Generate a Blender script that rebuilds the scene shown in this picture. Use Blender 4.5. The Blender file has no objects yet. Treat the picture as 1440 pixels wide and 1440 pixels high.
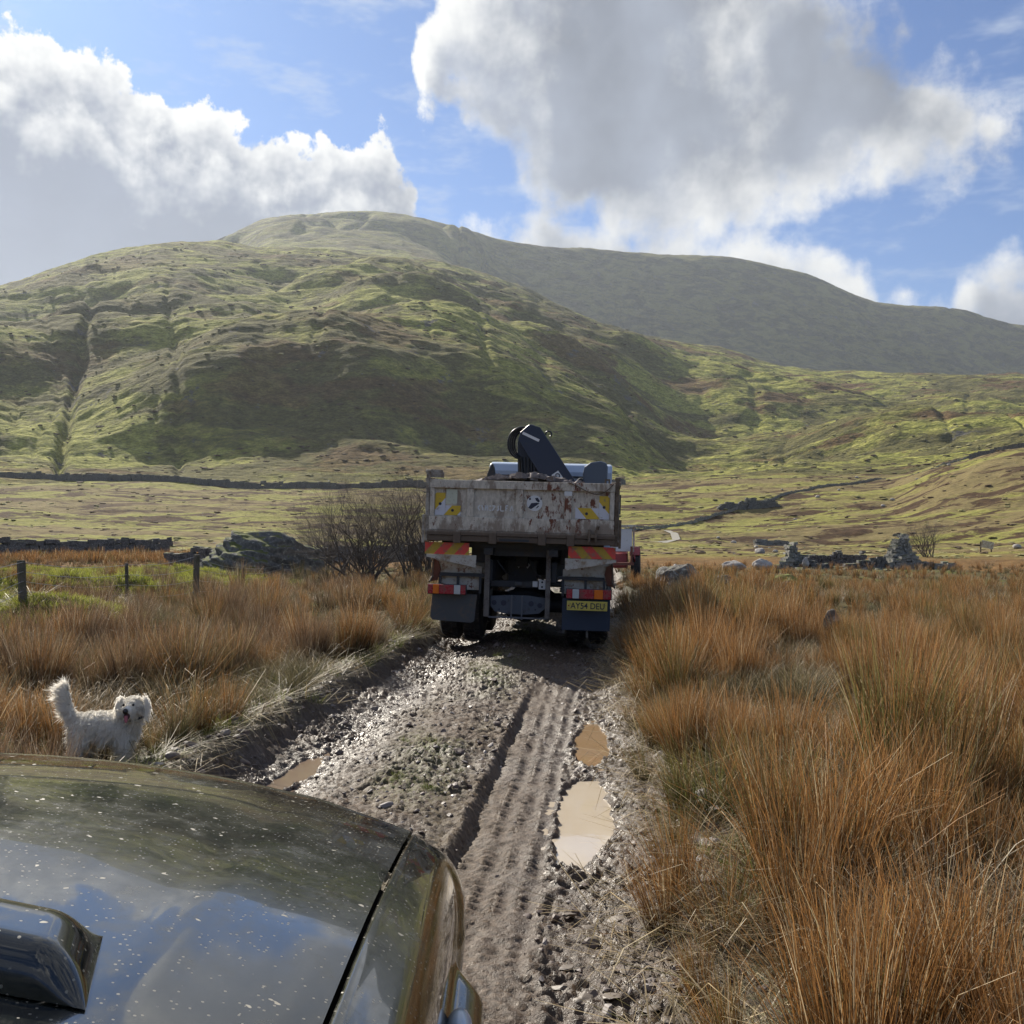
import bpy, bmesh, math, random
import numpy as np
from mathutils import Vector, Matrix, Euler

R = math.radians
scene = bpy.context.scene
COL = scene.collection

# ------------------------------------------------------------------ camera
CAM_Z = 1.65
cam_d = bpy.data.cameras.new("camera")
cam = bpy.data.objects.new("camera", cam_d)
COL.objects.link(cam)
cam.location = (0, 0, CAM_Z)
cam.rotation_euler = (R(90 + 0.995), 0, 0)
cam_d.sensor_width = 36.0
cam_d.lens = 36.0
cam_d.clip_start = 0.05
cam_d.clip_end = 12000
scene.camera = cam

# ------------------------------------------------------------------ light
SUN_AZ, SUN_EL = -32.0, 36.0
SUN_STRENGTH = 5.0
SKY_STRENGTH = 0.08
scene.view_settings.view_transform = 'Standard'
scene.view_settings.look = 'None'
scene.view_settings.exposure = 0.68
scene.view_settings.gamma = 1.0
scene.view_settings.use_curve_mapping = False

sd = bpy.data.lights.new("sun", 'SUN')
sd.energy = SUN_STRENGTH
sd.angle = R(0.5)
sd.color = (1.0, 0.925, 0.80)
sun = bpy.data.objects.new("sun", sd)
COL.objects.link(sun)
_s = Vector((math.sin(R(SUN_AZ)) * math.cos(R(SUN_EL)), math.cos(R(SUN_AZ)) * math.cos(R(SUN_EL)), math.sin(R(SUN_EL))))
sun.rotation_euler = _s.to_track_quat('Z', 'Y').to_euler()
sun.location = _s * 60

scene.render.engine = 'CYCLES'
cy = scene.cycles
cy.max_bounces = 7
cy.diffuse_bounces = 2
cy.glossy_bounces = 3
cy.transmission_bounces = 5
cy.transparent_max_bounces = 6
cy.volume_bounces = 0
cy.caustics_reflective = False
cy.caustics_refractive = False
cy.sample_clamp_indirect = 6.0
cy.use_denoising = True


# ------------------------------------------------------------------ node helper
class NT:
    def __init__(self, tree):
        self.t = tree
        self.n = tree.nodes
        self.l = tree.links

    def put(self, sock, v):
        if v is None:
            return
        if isinstance(v, bpy.types.NodeSocket):
            self.l.new(v, sock)
        else:
            if sock.type == 'RGBA' and not hasattr(v, '__len__'):
                v = (v, v, v, 1)
            if sock.type == 'RGBA' and len(v) == 3:
                v = (*v, 1)
            if sock.type == 'VECTOR' and not hasattr(v, '__len__'):
                v = (v, v, v)
            sock.default_value = v

    def math(self, op, a, b=None, c=None, clamp=False):
        n = self.n.new('ShaderNodeMath')
        n.operation = op
        n.use_clamp = clamp
        for s, v in zip(n.inputs, (a, b, c)):
            self.put(s, v)
        return n.outputs[0]

    def vm(self, op, a, b=None, out=0, scale=None):
        n = self.n.new('ShaderNodeVectorMath')
        n.operation = op
        self.put(n.inputs[0], a)
        if b is not None:
            self.put(n.inputs[1], b)
        if scale is not None:
            self.put(n.inputs['Scale'], scale)
        return n.outputs[out]

    def dot(self, a, b):
        return self.vm('DOT_PRODUCT', a, b, 1)

    def noise(self, scale, detail=3, rough=0.55, vec=None, dist=0.0, out=0, lac=2.0, dim='3D'):
        n = self.n.new('ShaderNodeTexNoise')
        n.noise_dimensions = dim
        self.put(n.inputs['Scale'], scale)
        n.inputs['Detail'].default_value = detail
        n.inputs['Roughness'].default_value = rough
        n.inputs['Lacunarity'].default_value = lac
        n.inputs['Distortion'].default_value = dist
        self.put(n.inputs['Vector'], vec)
        return n.outputs[out]

    def voro(self, scale, vec=None, feature='F1', out=0, rand=1.0, dim='3D'):
        n = self.n.new('ShaderNodeTexVoronoi')
        n.voronoi_dimensions = dim
        n.feature = feature
        n.inputs['Scale'].default_value = scale
        n.inputs['Randomness'].default_value = rand
        self.put(n.inputs['Vector'], vec)
        return n.outputs[out]

    def ramp(self, fac, stops, interp='LINEAR'):
        n = self.n.new('ShaderNodeValToRGB')
        r = n.color_ramp
        r.interpolation = interp
        while len(r.elements) < len(stops):
            r.elements.new(0.5)
        for e, (p, c) in zip(r.elements, stops):
            e.position = p
            e.color = (c, c, c, 1) if not hasattr(c, '__len__') else (*c[:3], 1)
        self.put(n.inputs[0], fac)
        return n.outputs[0]

    def mix(self, fac, a, b, mode='MIX'):
        n = self.n.new('ShaderNodeMix')
        n.data_type = 'RGBA'
        n.blend_type = mode
        self.put(n.inputs[0], fac)
        self.put(n.inputs[6], a)
        self.put(n.inputs[7], b)
        return n.outputs[2]

    def ss(self, v, lo, hi, a=0.0, b=1.0):
        n = self.n.new('ShaderNodeMapRange')
        n.interpolation_type = 'SMOOTHSTEP'
        for s, x in zip(n.inputs, (v, lo, hi, a, b)):
            self.put(s, x)
        return n.outputs[0]

    def pos(self):
        return self.n.new('ShaderNodeNewGeometry').outputs['Position']

    def nz(self):
        g = self.n.new('ShaderNodeNewGeometry')
        s = self.n.new('ShaderNodeSeparateXYZ')
        self.l.new(g.outputs['Normal'], s.inputs[0])
        return s.outputs[2]

    def obj(self):
        return self.n.new('ShaderNodeTexCoord').outputs['Object']

    def scale(self, v, s):
        return self.vm('MULTIPLY', v, s)

    def sep(self, v):
        s = self.n.new('ShaderNodeSeparateXYZ')
        self.put(s.inputs[0], v)
        return s.outputs

    def comb(self, x, y, z):
        s = self.n.new('ShaderNodeCombineXYZ')
        for i, v in enumerate((x, y, z)):
            self.put(s.inputs[i], v)
        return s.outputs[0]

    def attr(self, name, kind='GEOMETRY', out=2):
        a = self.n.new('ShaderNodeAttribute')
        a.attribute_type = kind
        a.attribute_name = name
        return a.outputs[out]

    def bump(self, h, strength=0.5, dist=0.02):
        b = self.n.new('ShaderNodeBump')
        b.inputs['Strength'].default_value = strength
        b.inputs['Distance'].default_value = dist
        self.put(b.inputs['Height'], h)
        return b.outputs[0]


def mat(name, fn=None, **kw):
    """A Principled material; fn(nt, bsdf) wires the procedural part."""
    m = bpy.data.materials.new(name)
    m.use_nodes = True
    nt = NT(m.node_tree)
    b = m.node_tree.nodes['Principled BSDF']
    for k, v in kw.items():
        nt.put(b.inputs[k], v)
    if fn:
        fn(nt, b)
    return m


def worn(name, base, rough=0.6, dirt=(0.10, 0.075, 0.05), amt=0.5, metal=0.0, sc=6.0, rust=None, bump=0.15):
    """Painted or bare surface carrying procedural dirt (and rust)."""
    def fn(nt, b):
        p = nt.obj()
        n1 = nt.noise(sc, 6, 0.65, p)
        n2 = nt.noise(sc * 5, 4, 0.6, p)
        f = nt.ss(nt.math('ADD', nt.math('MULTIPLY', n1, 0.7), nt.math('MULTIPLY', n2, 0.3)), 0.62 - amt * 0.35, 0.72 - amt * 0.2)
        c = nt.mix(nt.math('MULTIPLY', f, 0.85), base, dirt)
        if rust:
            n3 = nt.noise(sc * 2.2, 7, 0.7, nt.vm('ADD', p, (7, 3, 1)))
            c = nt.mix(nt.ss(n3, 0.56, 0.64), c, rust)
        nt.put(b.inputs['Base Color'], c)
        nt.put(b.inputs['Roughness'], nt.math('MULTIPLY_ADD', f, 0.9 - rough, rough))
        b.inputs['Metallic'].default_value = metal
        nt.put(b.inputs['Normal'], nt.bump(n2, bump, 0.01))
    return mat(name, fn)


# ------------------------------------------------------------------ world
world = bpy.data.worlds.new("World")
scene.world = world
world.use_nodes = True
W = NT(world.node_tree)
bg = world.node_tree.nodes['Background']
bg.inputs['Strength'].default_value = SKY_STRENGTH
sky = W.n.new('ShaderNodeTexSky')
sky.sky_type = 'NISHITA'
sky.sun_disc = False
sky.sun_elevation = R(SUN_EL)
sky.sun_rotation = R(SUN_AZ)
sky.altitude = 300
sky.air_density = 1.0
sky.dust_density = 0.6
sky.ozone_density = 2.5

dirv = W.vm('NORMALIZE', W.n.new('ShaderNodeTexCoord').outputs['Generated'])
dx, dy, dz = W.sep(dirv)
az = W.math('ARCTAN2', dx, dy)
el = W.math('ARCSINE', dz)
P = W.comb(W.math('MULTIPLY', az, 10.0), W.math('MULTIPLY', el, 10.0), 0.0)     # tenths of a radian


def sky_pt(px, py):
    a = math.atan((px - 720) / 1440)
    e = math.atan((745 - py) / 1440 * math.cos(a))
    return a * 10, e * 10


#  cloud masses: the heading / elevation outline of each bank (photo-size pixels, turned into angles)
TOP_A = [(-60, 20), (0, 28), (60, 62), (125, 60), (165, 112), (186, 128), (205, 112), (250, 150), (310, 140), (350, 186), (385, 196),
         (415, 216), (440, 205), (455, 182), (500, 184), (540, 203), (572, 238), (590, 285), (598, 350), (622, 312), (650, 300), (685, 296),
         (722, 310), (745, 285), (780, 266), (820, 268), (850, 290), (950, 280), (1050, 290), (1110, 296), (1150, 306), (1185, 318),
         (1212, 340), (1232, 392), (1242, 440), (1262, 408), (1300, 398), (1335, 396), (1350, 345), (1380, 366), (1412, 342), (1440, 348), (1510, 370)]
TOP_B = [(-60, 700), (558, 700), (572, 90), (600, -20), (660, -160), (960, -190), (1110, -90), (1200, -10), (1264, 30), (1300, 50), (1332, 40), (1362, 70), (1396, 100), (1440, 130), (1470, 400), (1510, 700)]
BOT_B = [(-60, -400), (555, -400), (574, 95), (590, 173), (640, 158), (668, 190), (705, 226), (742, 270), (770, 345), (820, 365), (900, 395), (990, 385), (1040, 355), (1100, 350), (1150, 327), (1205, 288), (1262, 292), (1310, 274), (1352, 258), (1417, 234), (1450, 207), (1475, 60), (1510, -300)]


def curve(N, vec_az, pts):
    """elevation (tenths of a radian) as a function of heading"""
    n = N.n.new('ShaderNodeFloatCurve')
    c = n.mapping.curves[0]
    n.mapping.use_clip = True
    conv = []
    for (px, py) in pts:
        A_, E_ = sky_pt(px, py)
        conv.append(((A_ + 6.0) / 12.0, (E_ + 4.0) / 16.0))
    c.points[0].location = conv[0]
    c.points[1].location = conv[-1]
    for p_ in conv[1:-1]:
        c.points.new(*p_)
    for p_ in c.points:
        p_.handle_type = 'VECTOR'
    n.mapping.update()
    N.put(n.inputs['Value'], N.math('MULTIPLY_ADD', vec_az, 1 / 12.0, 0.5))
    return N.math('MULTIPLY_ADD', n.outputs[0], 16.0, -4.0)


def make_field(detail, puffs):
    grp = bpy.data.node_groups.new("cloud_field", 'ShaderNodeTree')
    grp.interface.new_socket('P', in_out='INPUT', socket_type='NodeSocketVector')
    grp.interface.new_socket('F', in_out='OUTPUT', socket_type='NodeSocketFloat')
    G = NT(grp)
    gi = G.n.new('NodeGroupInput').outputs[0]
    go = G.n.new('NodeGroupOutput').inputs[0]
    x, y, _z = G.sep(gi)
    A_ = G.math('SUBTRACT', curve(G, x, TOP_A), y)
    B_ = G.math('SMOOTH_MIN', G.math('SUBTRACT', curve(G, x, TOP_B), y), G.math('SUBTRACT', y, curve(G, x, BOT_B)), 0.3)
    ov = G.noise(0.42, 2, 0.5, G.vm('ADD', gi, (2.2, 5.1, 0)), dim='2D')
    C_ = G.math('SUBTRACT', G.math('MULTIPLY', G.math('SUBTRACT', ov, 0.44), 9.0), G.math('MULTIPLY', G.ss(y, 5.9, 4.9), 6.0))
    acc = G.math('SMOOTH_MAX', G.math('SMOOTH_MAX', A_, B_, 0.15), C_, 0.1)
    acc = G.math('MINIMUM', acc, 1.6)
    nb = G.noise(2.1, detail, 0.58, gi, lac=2.15, dim='2D')
    f = G.math('ADD', acc, G.math('MULTIPLY', G.math('SUBTRACT', nb, 0.5), 1.0))
    if puffs:
        nv = G.voro(3.4, gi, 'SMOOTH_F1', dim='2D')
        f = G.math('ADD', f, G.math('MULTIPLY', G.math('SUBTRACT', 0.42, nv), 0.34))
    G.put(go, f)
    return grp


G_FINE, G_SOFT = make_field(7, True), make_field(3, False)


def field(vec, grp):
    n = W.n.new('ShaderNodeGroup')
    n.node_tree = grp
    W.put(n.inputs[0], vec)
    return n.outputs[0]


F0 = field(P, G_FINE)
to_sun = W.vm('NORMALIZE', W.vm('SUBTRACT', (R(SUN_AZ) * 10, R(SUN_EL + 12) * 10, 0), P))
F1 = field(W.vm('ADD', P, W.vm('SCALE', to_sun, scale=0.20)), G_SOFT)
right = W.ss(az, -0.15, 0.02)
soft = W.math('MULTIPLY_ADD', right, 0.45, 0.10)
cover = W.ss(F0, 0.0, soft)
lit = W.math('MULTIPLY', W.math('SUBTRACT', F0, F1), W.math('MULTIPLY_ADD', right, -0.75, 1.6))
thin = W.ss(F0, W.math('MULTIPLY_ADD', right, 0.38, 0.42), 0.0)
sunny = W.math('ADD', lit, W.math('MULTIPLY', thin, 0.62))
billow = W.noise(0.42, 3, 0.5, W.vm('ADD', P, (3.1, 7.7, 0)), dim='2D')
sunny = W.math('ADD', sunny, W.math('MULTIPLY', W.math('SUBTRACT', billow, 0.53), W.math('MULTIPLY_ADD', right, 3.2, 0.25)))
# the deep body of the bank is in its own shade
sunny = W.math('SUBTRACT', sunny, W.math('MULTIPLY', W.ss(F0, 0.5, 1.4), W.math('MULTIPLY_ADD', right, -0.85, 1.0)))
sunny = W.ss(sunny, -0.25, 1.0)
K = 0.84 / SKY_STRENGTH
mott = W.noise(0.8, 4, 0.5, W.vm('ADD', P, (1.3, 2.9, 0)), dim='2D')
mott = W.math('MULTIPLY_ADD', W.math('SUBTRACT', mott, 0.5), W.math('MULTIPLY_ADD', right, 0.9, 0.5), 1.0)
shade_c = W.mix(W.ss(az, -0.45, 0.35), (0.185 * K, 0.215 * K, 0.285 * K), (0.225 * K, 0.25 * K, 0.30 * K))
shade_c = W.vm('SCALE', shade_c, scale=mott)
cloud_c = W.mix(sunny, shade_c, (0.71 * K, 0.71 * K, 0.69 * K))
cir = W.noise(1.3, 4, 0.6, W.vm('MULTIPLY', W.vm('ADD', P, (11, 3, 0)), (0.7, 2.0, 1)), dim='2D')
cir = W.math('MULTIPLY', W.ss(cir, 0.47, 0.78), 0.62)
blue = W.vm('MULTIPLY', sky.outputs[0], (0.36, 0.56, 0.82))
skyc = W.mix(cir, blue, (0.42 * K, 0.48 * K, 0.58 * K))
skyc = W.mix(cover, skyc, cloud_c)
W.put(bg.inputs['Color'], skyc)
world.cycles.sampling_method = 'MANUAL'
world.cycles.sample_map_resolution = 512


# ------------------------------------------------------------------ mesh helpers
def link(o, parent=None):
    COL.objects.link(o)
    if parent is not None:
        o.parent = parent
    return o


def tag(o, label=None, cat=None, group=None, kind=None):
    if label:
        o["label"] = label
    if cat:
        o["category"] = cat
    if group:
        o["group"] = group
    if kind:
        o["kind"] = kind
    return o


def empty(name, loc, rot=(0, 0, 0), label=None, cat=None, group=None):
    o = bpy.data.objects.new(name, None)
    o.empty_display_size = 0.2
    o.location = loc
    o.rotation_euler = rot
    link(o)
    return tag(o, label, cat, group)


def np_mesh(name, V, F, mats=(), smooth=False, attrs=None):
    """V (n,3); F (m,3|4) arrays of equal length polygons."""
    me = bpy.data.meshes.new(name)
    V = np.asarray(V, np.float32)
    F = np.asarray(F, np.int32)
    me.vertices.add(len(V))
    me.vertices.foreach_set('co', V.ravel())
    k = F.shape[1]
    me.loops.add(F.size)
    me.loops.foreach_set('vertex_index', F.ravel())
    me.polygons.add(len(F))
    me.polygons.foreach_set('loop_start', np.arange(0, F.size, k, dtype=np.int32))
    me.update(calc_edges=True)
    if smooth:
        me.polygons.foreach_set('use_smooth', np.ones(len(F), bool))
    for m in mats:
        me.materials.append(m)
    for an, arr in (attrs or {}).items():
        a = me.attributes.new(an, 'FLOAT', 'POINT')
        a.data.foreach_set('value', np.asarray(arr, np.float32))
    return me


class MB:
    """Collects shapes; build() links them as ONE mesh object."""

    def __init__(self):
        self.v, self.f, self.mi = [], [], []
        self.m = 0
        self.T = Matrix.Identity(4)

    def add(self, vs, fs):
        o = len(self.v)
        self.v += [tuple(self.T @ Vector(v)) for v in vs]
        self.f += [tuple(o + i for i in f) for f in fs]
        self.mi += [self.m] * len(fs)
        return self

    def box(self, x0, x1, y0, y1, z0, z1, M=None):
        vs = [(x, y, z) for z in (z0, z1) for y in (y0, y1) for x in (x0, x1)]
        if M is not None:
            vs = [tuple(M @ Vector(v)) for v in vs]
        return self.add(vs, [(0, 2, 3, 1), (4, 5, 7, 6), (0, 1, 5, 4), (2, 6, 7, 3), (0, 4, 6, 2), (1, 3, 7, 5)])

    def bar(self, a, b, w, h, up=(0, 0, 1)):
        a, b = Vector(a), Vector(b)
        d = (b - a)
        L = d.length
        z = d.normalized()
        u = Vector(up)
        if abs(z.dot(u)) > 0.98:
            u = Vector((1, 0, 0))
        x = u.cross(z).normalized()
        y = z.cross(x)
        M = Matrix((x, y, z)).transposed().to_4x4()
        M.translation = a
        return self.box(-w / 2, w / 2, -h / 2, h / 2, 0, L, M)

    def tube(self, pts, r, n=8, cap=True):
        pts = [Vector(p) for p in pts]
        rs = r if hasattr(r, '__len__') else [r] * len(pts)
        vs, fs = [], []
        t0 = (pts[1] - pts[0]).normalized()
        ref = Vector((0, 0, 1)) if abs(t0.z) < 0.9 else Vector((1, 0, 0))
        x = ref.cross(t0).normalized()
        for i, p in enumerate(pts):
            if i == 0:
                t = pts[1] - pts[0]
            elif i == len(pts) - 1:
                t = pts[-1] - pts[-2]
            else:
                t = pts[i + 1] - pts[i - 1]
            t.normalize()
            x = (x - t * x.dot(t)).normalized()
            y = t.cross(x)
            for k in range(n):
                a = 2 * math.pi * k / n
                vs.append(tuple(p + (x * math.cos(a) + y * math.sin(a)) * rs[i]))
        for i in range(len(pts) - 1):
            for k in range(n):
                k2 = (k + 1) % n
                fs.append((i * n + k, i * n + k2, (i + 1) * n + k2, (i + 1) * n + k))
        if cap:
            fs.append(tuple(range(n - 1, -1, -1)))
            e = (len(pts) - 1) * n
            fs.append(tuple(range(e, e + n)))
        return self.add(vs, fs)

    def lathe(self, prof, origin, axis='X', n=32):
        """prof: (along, radius) pairs."""
        vs, fs = [], []
        ox, oy, oz = origin
        for a, r in prof:
            for k in range(n):
                t = 2 * math.pi * k / n
                c, s = math.cos(t) * r, math.sin(t) * r
                if axis == 'X':
                    vs.append((ox + a, oy + c, oz + s))
                elif axis == 'Y':
                    vs.append((ox + s, oy + a, oz + c))
                else:
                    vs.append((ox + c, oy + s, oz + a))
        for i in range(len(prof) - 1):
            for k in range(n):
                k2 = (k + 1) % n
                fs.append((i * n + k, i * n + k2, (i + 1) * n + k2, (i + 1) * n + k))
        fs.append(tuple(range(n - 1, -1, -1)))
        e = (len(prof) - 1) * n
        fs.append(tuple(range(e, e + n)))
        return self.add(vs, fs)

    def prism(self, poly, a0, a1, axis='Y'):
        """poly in the plane across axis: Y -> (x,z), X -> (y,z), Z -> (x,y)."""
        def q(p, a):
            return {'Y': (p[0], a, p[1]), 'X': (a, p[0], p[1]), 'Z': (p[0], p[1], a)}[axis]
        n = len(poly)
        vs = [q(p, a0) for p in poly] + [q(p, a1) for p in poly]
        fs = [tuple(range(n)), tuple(range(2 * n - 1, n - 1, -1))]
        for i in range(n):
            j = (i + 1) % n
            fs.append((i, i + n, j + n, j))
        return self.add(vs, fs)

    def build(self, name, mats, parent=None, smooth=False, bevel=0.0, seg=2, loc=None):
        me = bpy.data.meshes.new(name)
        me.from_pydata(self.v, [], self.f)
        if not isinstance(mats, (list, tuple)):
            mats = [mats]
        for m in mats:
            me.materials.append(m)
        me.polygons.foreach_set('material_index', self.mi)
        bm = bmesh.new()
        bm.from_mesh(me)
        bmesh.ops.recalc_face_normals(bm, faces=bm.faces)
        bm.to_mesh(me)
        bm.free()
        if smooth:
            me.polygons.foreach_set('use_smooth', [True] * len(me.polygons))
            me.set_sharp_from_angle(angle=R(38))
        o = link(bpy.data.objects.new(name, me), parent)
        if loc:
            o.location = loc
        if bevel:
            b = o.modifiers.new('edge', 'BEVEL')
            b.width = bevel
            b.segments = seg
            b.limit_method = 'ANGLE'
            b.angle_limit = R(40)
        return o


# ------------------------------------------------------------------ numpy noise
def _h(ix, iy, seed):
    h = (ix.astype(np.int64) * 374761393 + iy.astype(np.int64) * 668265263 + seed * 974711) & 0xFFFFFFFF
    h = ((h ^ (h >> 13)) * 1274126177) & 0xFFFFFFFF
    h = (h ^ (h >> 16)) & 0xFFFFFFFF
    return h


def vn(x, y, seed=0):
    """gradient noise, about -0.7..0.7"""
    x = np.asarray(x, float)
    y = np.asarray(y, float)
    ix, iy = np.floor(x), np.floor(y)
    fx, fy = x - ix, y - iy
    u = fx * fx * fx * (fx * (fx * 6 - 15) + 10)
    v = fy * fy * fy * (fy * (fy * 6 - 15) + 10)

    def g(a, b):
        t = _h(ix + a, iy + b, seed) * (2 * math.pi / 4294967296.0)
        return np.cos(t) * (fx - a) + np.sin(t) * (fy - b)
    a, b, c, d = g(0, 0), g(1, 0), g(0, 1), g(1, 1)
    return (a + (b - a) * u) * (1 - v) + (c + (d - c) * u) * v


def fbm(x, y, octv=4, seed=0, gain=0.5, lac=2.03):
    s, a = 0, 1.0
    for i in range(octv):
        s = s + a * vn(x, y, seed + i * 17)
        x, y, a = x * lac + 3.1, y * lac + 1.7, a * gain
    return s


def ridged(x, y, octv=4, seed=0, gain=0.5):
    s, a = 0, 1.0
    for i in range(octv):
        s = s + a * (1 - np.abs(vn(x, y, seed + i * 17)) * 2.4)
        x, y, a = x * 2.05 + 3.1, y * 2.05 + 1.7, a * gain
    return s


def sst(x, a, b):
    t = np.clip((np.asarray(x, float) - a) / (b - a), 0, 1)
    return t * t * (3 - 2 * t)
# ------------------------------------------------------------------ terrain
TRK_A = math.tan(R(5.28))


def trk_c(Y):
    return 0.16 + (np.asarray(Y, float) - 13.7) * TRK_A


def near_h(X, Y):
    """moor close to the track (z of the soil)."""
    r = np.hypot(X, Y)
    v = X - trk_c(Y)
    h = 0.16 * fbm(X * 0.35, Y * 0.35, 4, 5) + 0.05 * fbm(X * 1.9, Y * 1.9, 3, 9)
    h = h - 0.60 * sst(r, 15, 55)
    side = sst(np.abs(v), 1.5, 3.0)
    h = h * side + 0.10 * sst(np.abs(v), 1.3, 2.0)
    # mossy mounds and the hollow by the fence
    for (cx, cyy, rx, ry, a) in ((-9.2, 16.5, 3.4, 3.2, 0.48), (-13.5, 24, 6, 2.6, .55), (-11.2, 31, 4.5, 2.5, .55), (-16, 37, 7, 3, .5),
                                 (-8.4, 20.5, 1.6, 1.8, -.45), (-10.5, 27, 4.5, 1.8, -.35), (4.5, 22, 2.2, 2, .25), (-6.2, 13.2, 1.7, 1.2, .50), (-9.0, 22.5, 1.7, .8, .5), (-6.9, 24.5, 1.5, .8, .42), (-11.6, 21, 1.6, .8, .45), (-8.0, 28.5, 2.2, .9, .45),
                                 (9.5, 38, 4, 3, 0.3), (7, 13, 2.5, 2, 0.15)):
        h = h + a * np.exp(-(((X - cx) / rx) ** 2 + ((Y - cyy) / ry) ** 2)) * (1 + .5 * fbm(X * .8, Y * .8, 3, 3))
    return h


# photo columns and, per column, (distance, image row) of the ground; turned into real heights
COLS = {
    -700: [(80, 780), (150, 758), (250, 715), (410, 660), (520, 560), (800, 500), (1150, 470), (1500, 490), (1900, 480), (2100, 470), (3200, 560)],
    -300: [(80, 778), (150, 755), (250, 705), (400, 652), (500, 540), (800, 480), (1150, 445), (1500, 470), (1900, 460), (2100, 452), (3200, 530)],
    0:    [(80, 780), (150, 752), (250, 705), (400, 650), (470, 585), (800, 455), (1150, 402), (1450, 425), (1850, 450), (2000, 430), (3200, 500)],
    100:  [(80, 780), (150, 752), (250, 705), (400, 650), (475, 560), (800, 430), (1150, 372), (1450, 400), (1850, 430), (2000, 400), (3200, 480)],
    200:  [(80, 780), (150, 752), (250, 705), (400, 648), (462, 525), (800, 412), (1150, 352), (1450, 380), (1850, 410), (2000, 372), (3200, 450)],
    285:  [(80, 780), (150, 752), (250, 705), (402, 655), (456, 500), (800, 402), (1150, 349), (1450, 372), (1850, 395), (2000, 349), (3200, 430)],
    385:  [(80, 780), (150, 752), (250, 705), (402, 646), (462, 482), (800, 395), (1160, 352), (1450, 362), (1750, 337), (2020, 302), (3200, 400)],
    480:  [(80, 780), (150, 752), (250, 705), (402, 644), (462, 478), (800, 395), (1160, 354), (1450, 362), (1750, 330), (2060, 292), (3200, 400)],
    600:  [(80, 780), (150, 752), (250, 705), (402, 650), (464, 488), (800, 400), (1160, 366), (1450, 376), (1800, 350), (2120, 308), (3200, 410)],
    720:  [(80, 781), (150, 755), (250, 695), (404, 655), (470, 525), (800, 442), (1160, 402), (1450, 410), (1990, 430), (2200, 340), (3200, 430)],
    850:  [(80, 783), (150, 760), (250, 694), (405, 672), (490, 580), (800, 500), (1160, 456), (1450, 462), (2045, 468), (2260, 350), (3200, 440)],
    1000: [(80, 785), (150, 763), (250, 690), (405, 660), (560, 625), (800, 550), (1160, 488), (1450, 495), (2090, 495), (2330, 360), (3200, 450)],
    1130: [(80, 786), (150, 763), (250, 688), (405, 652), (560, 615), (800, 562), (1160, 522), (1450, 530), (2160, 512), (2420, 382), (3300, 460)],
    1240: [(80, 786), (150, 760), (250, 685), (405, 650), (560, 605), (800, 565), (1160, 528), (1450, 535), (2280, 522), (2520, 424), (3400, 500)],
    1340: [(80, 786), (150, 755), (240, 655), (405, 645), (560, 605), (800, 562), (1160, 530), (1450, 537), (2400, 530), (2620, 434), (3400, 510)],
    1440: [(80, 784), (150, 745), (240, 634), (405, 630), (560, 600), (800, 560), (1160, 530), (1450, 537), (2520, 530), (2720, 456), (3500, 520)],
    1800: [(80, 780), (150, 735), (240, 615), (405, 615), (560, 590), (800, 560), (1160, 540), (1450, 545), (2400, 540), (2800, 500), (3500, 540)],
    2300: [(80, 775), (150, 735), (240, 640), (405, 620), (560, 600), (800, 590), (1160, 570), (1450, 570), (2400, 570), (2800, 560), (3500, 580)],
}
_ck = sorted(COLS)
_az = np.array([math.atan((c - 720) / 1440) for c in _ck])
_rk = np.array([[p[0] for p in COLS[c]] for c in _ck], float)
_yk = np.array([[p[1] for p in COLS[c]] for c in _ck], float)
_Tk = (745 - _yk) / 1440.0
NA, NR = 520, 420
GA = np.linspace(R(-62), R(62), NA)
GR = np.geomspace(60, 5200, NR)


def _cubic(xk, yk, x):
    """Catmull-Rom / monotone-ish Hermite through yk at xk (vector x)."""
    d = np.diff(yk, axis=0) / np.diff(xk)[:, None]
    m = np.zeros_like(yk)
    m[1:-1] = np.where(d[1:] * d[:-1] > 0, 2 * d[1:] * d[:-1] / (d[1:] + d[:-1] + 1e-12), 0)
    m[0], m[-1] = d[0], d[-1]
    x = np.clip(x, xk[0], xk[-1])
    i = np.clip(np.searchsorted(xk, x) - 1, 0, len(xk) - 2)
    h = (xk[i + 1] - xk[i])[:, None]
    t = ((x - xk[i]))[:, None] / h
    return ((2 * t ** 3 - 3 * t ** 2 + 1) * yk[i] + (t ** 3 - 2 * t ** 2 + t) * h * m[i]
            + (-2 * t ** 3 + 3 * t ** 2) * yk[i + 1] + (t ** 3 - t ** 2) * h * m[i + 1])


_rA = _cubic(_az, _rk, GA)
_TA = _cubic(_az, _Tk, GA)
HG = np.zeros((NA, NR))
for _i in range(NA):
    HG[_i] = _cubic(_rA[_i], _TA[_i][:, None], GR)[:, 0]
HG = CAM_Z + HG * GR[None, :] * np.cos(np.clip(GA, -R(35), R(35)))[:, None]
# fall away beyond the back ridge
HG -= (sst(GR, 3000, 5200) * 260)[None, :] * 1.0


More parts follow.
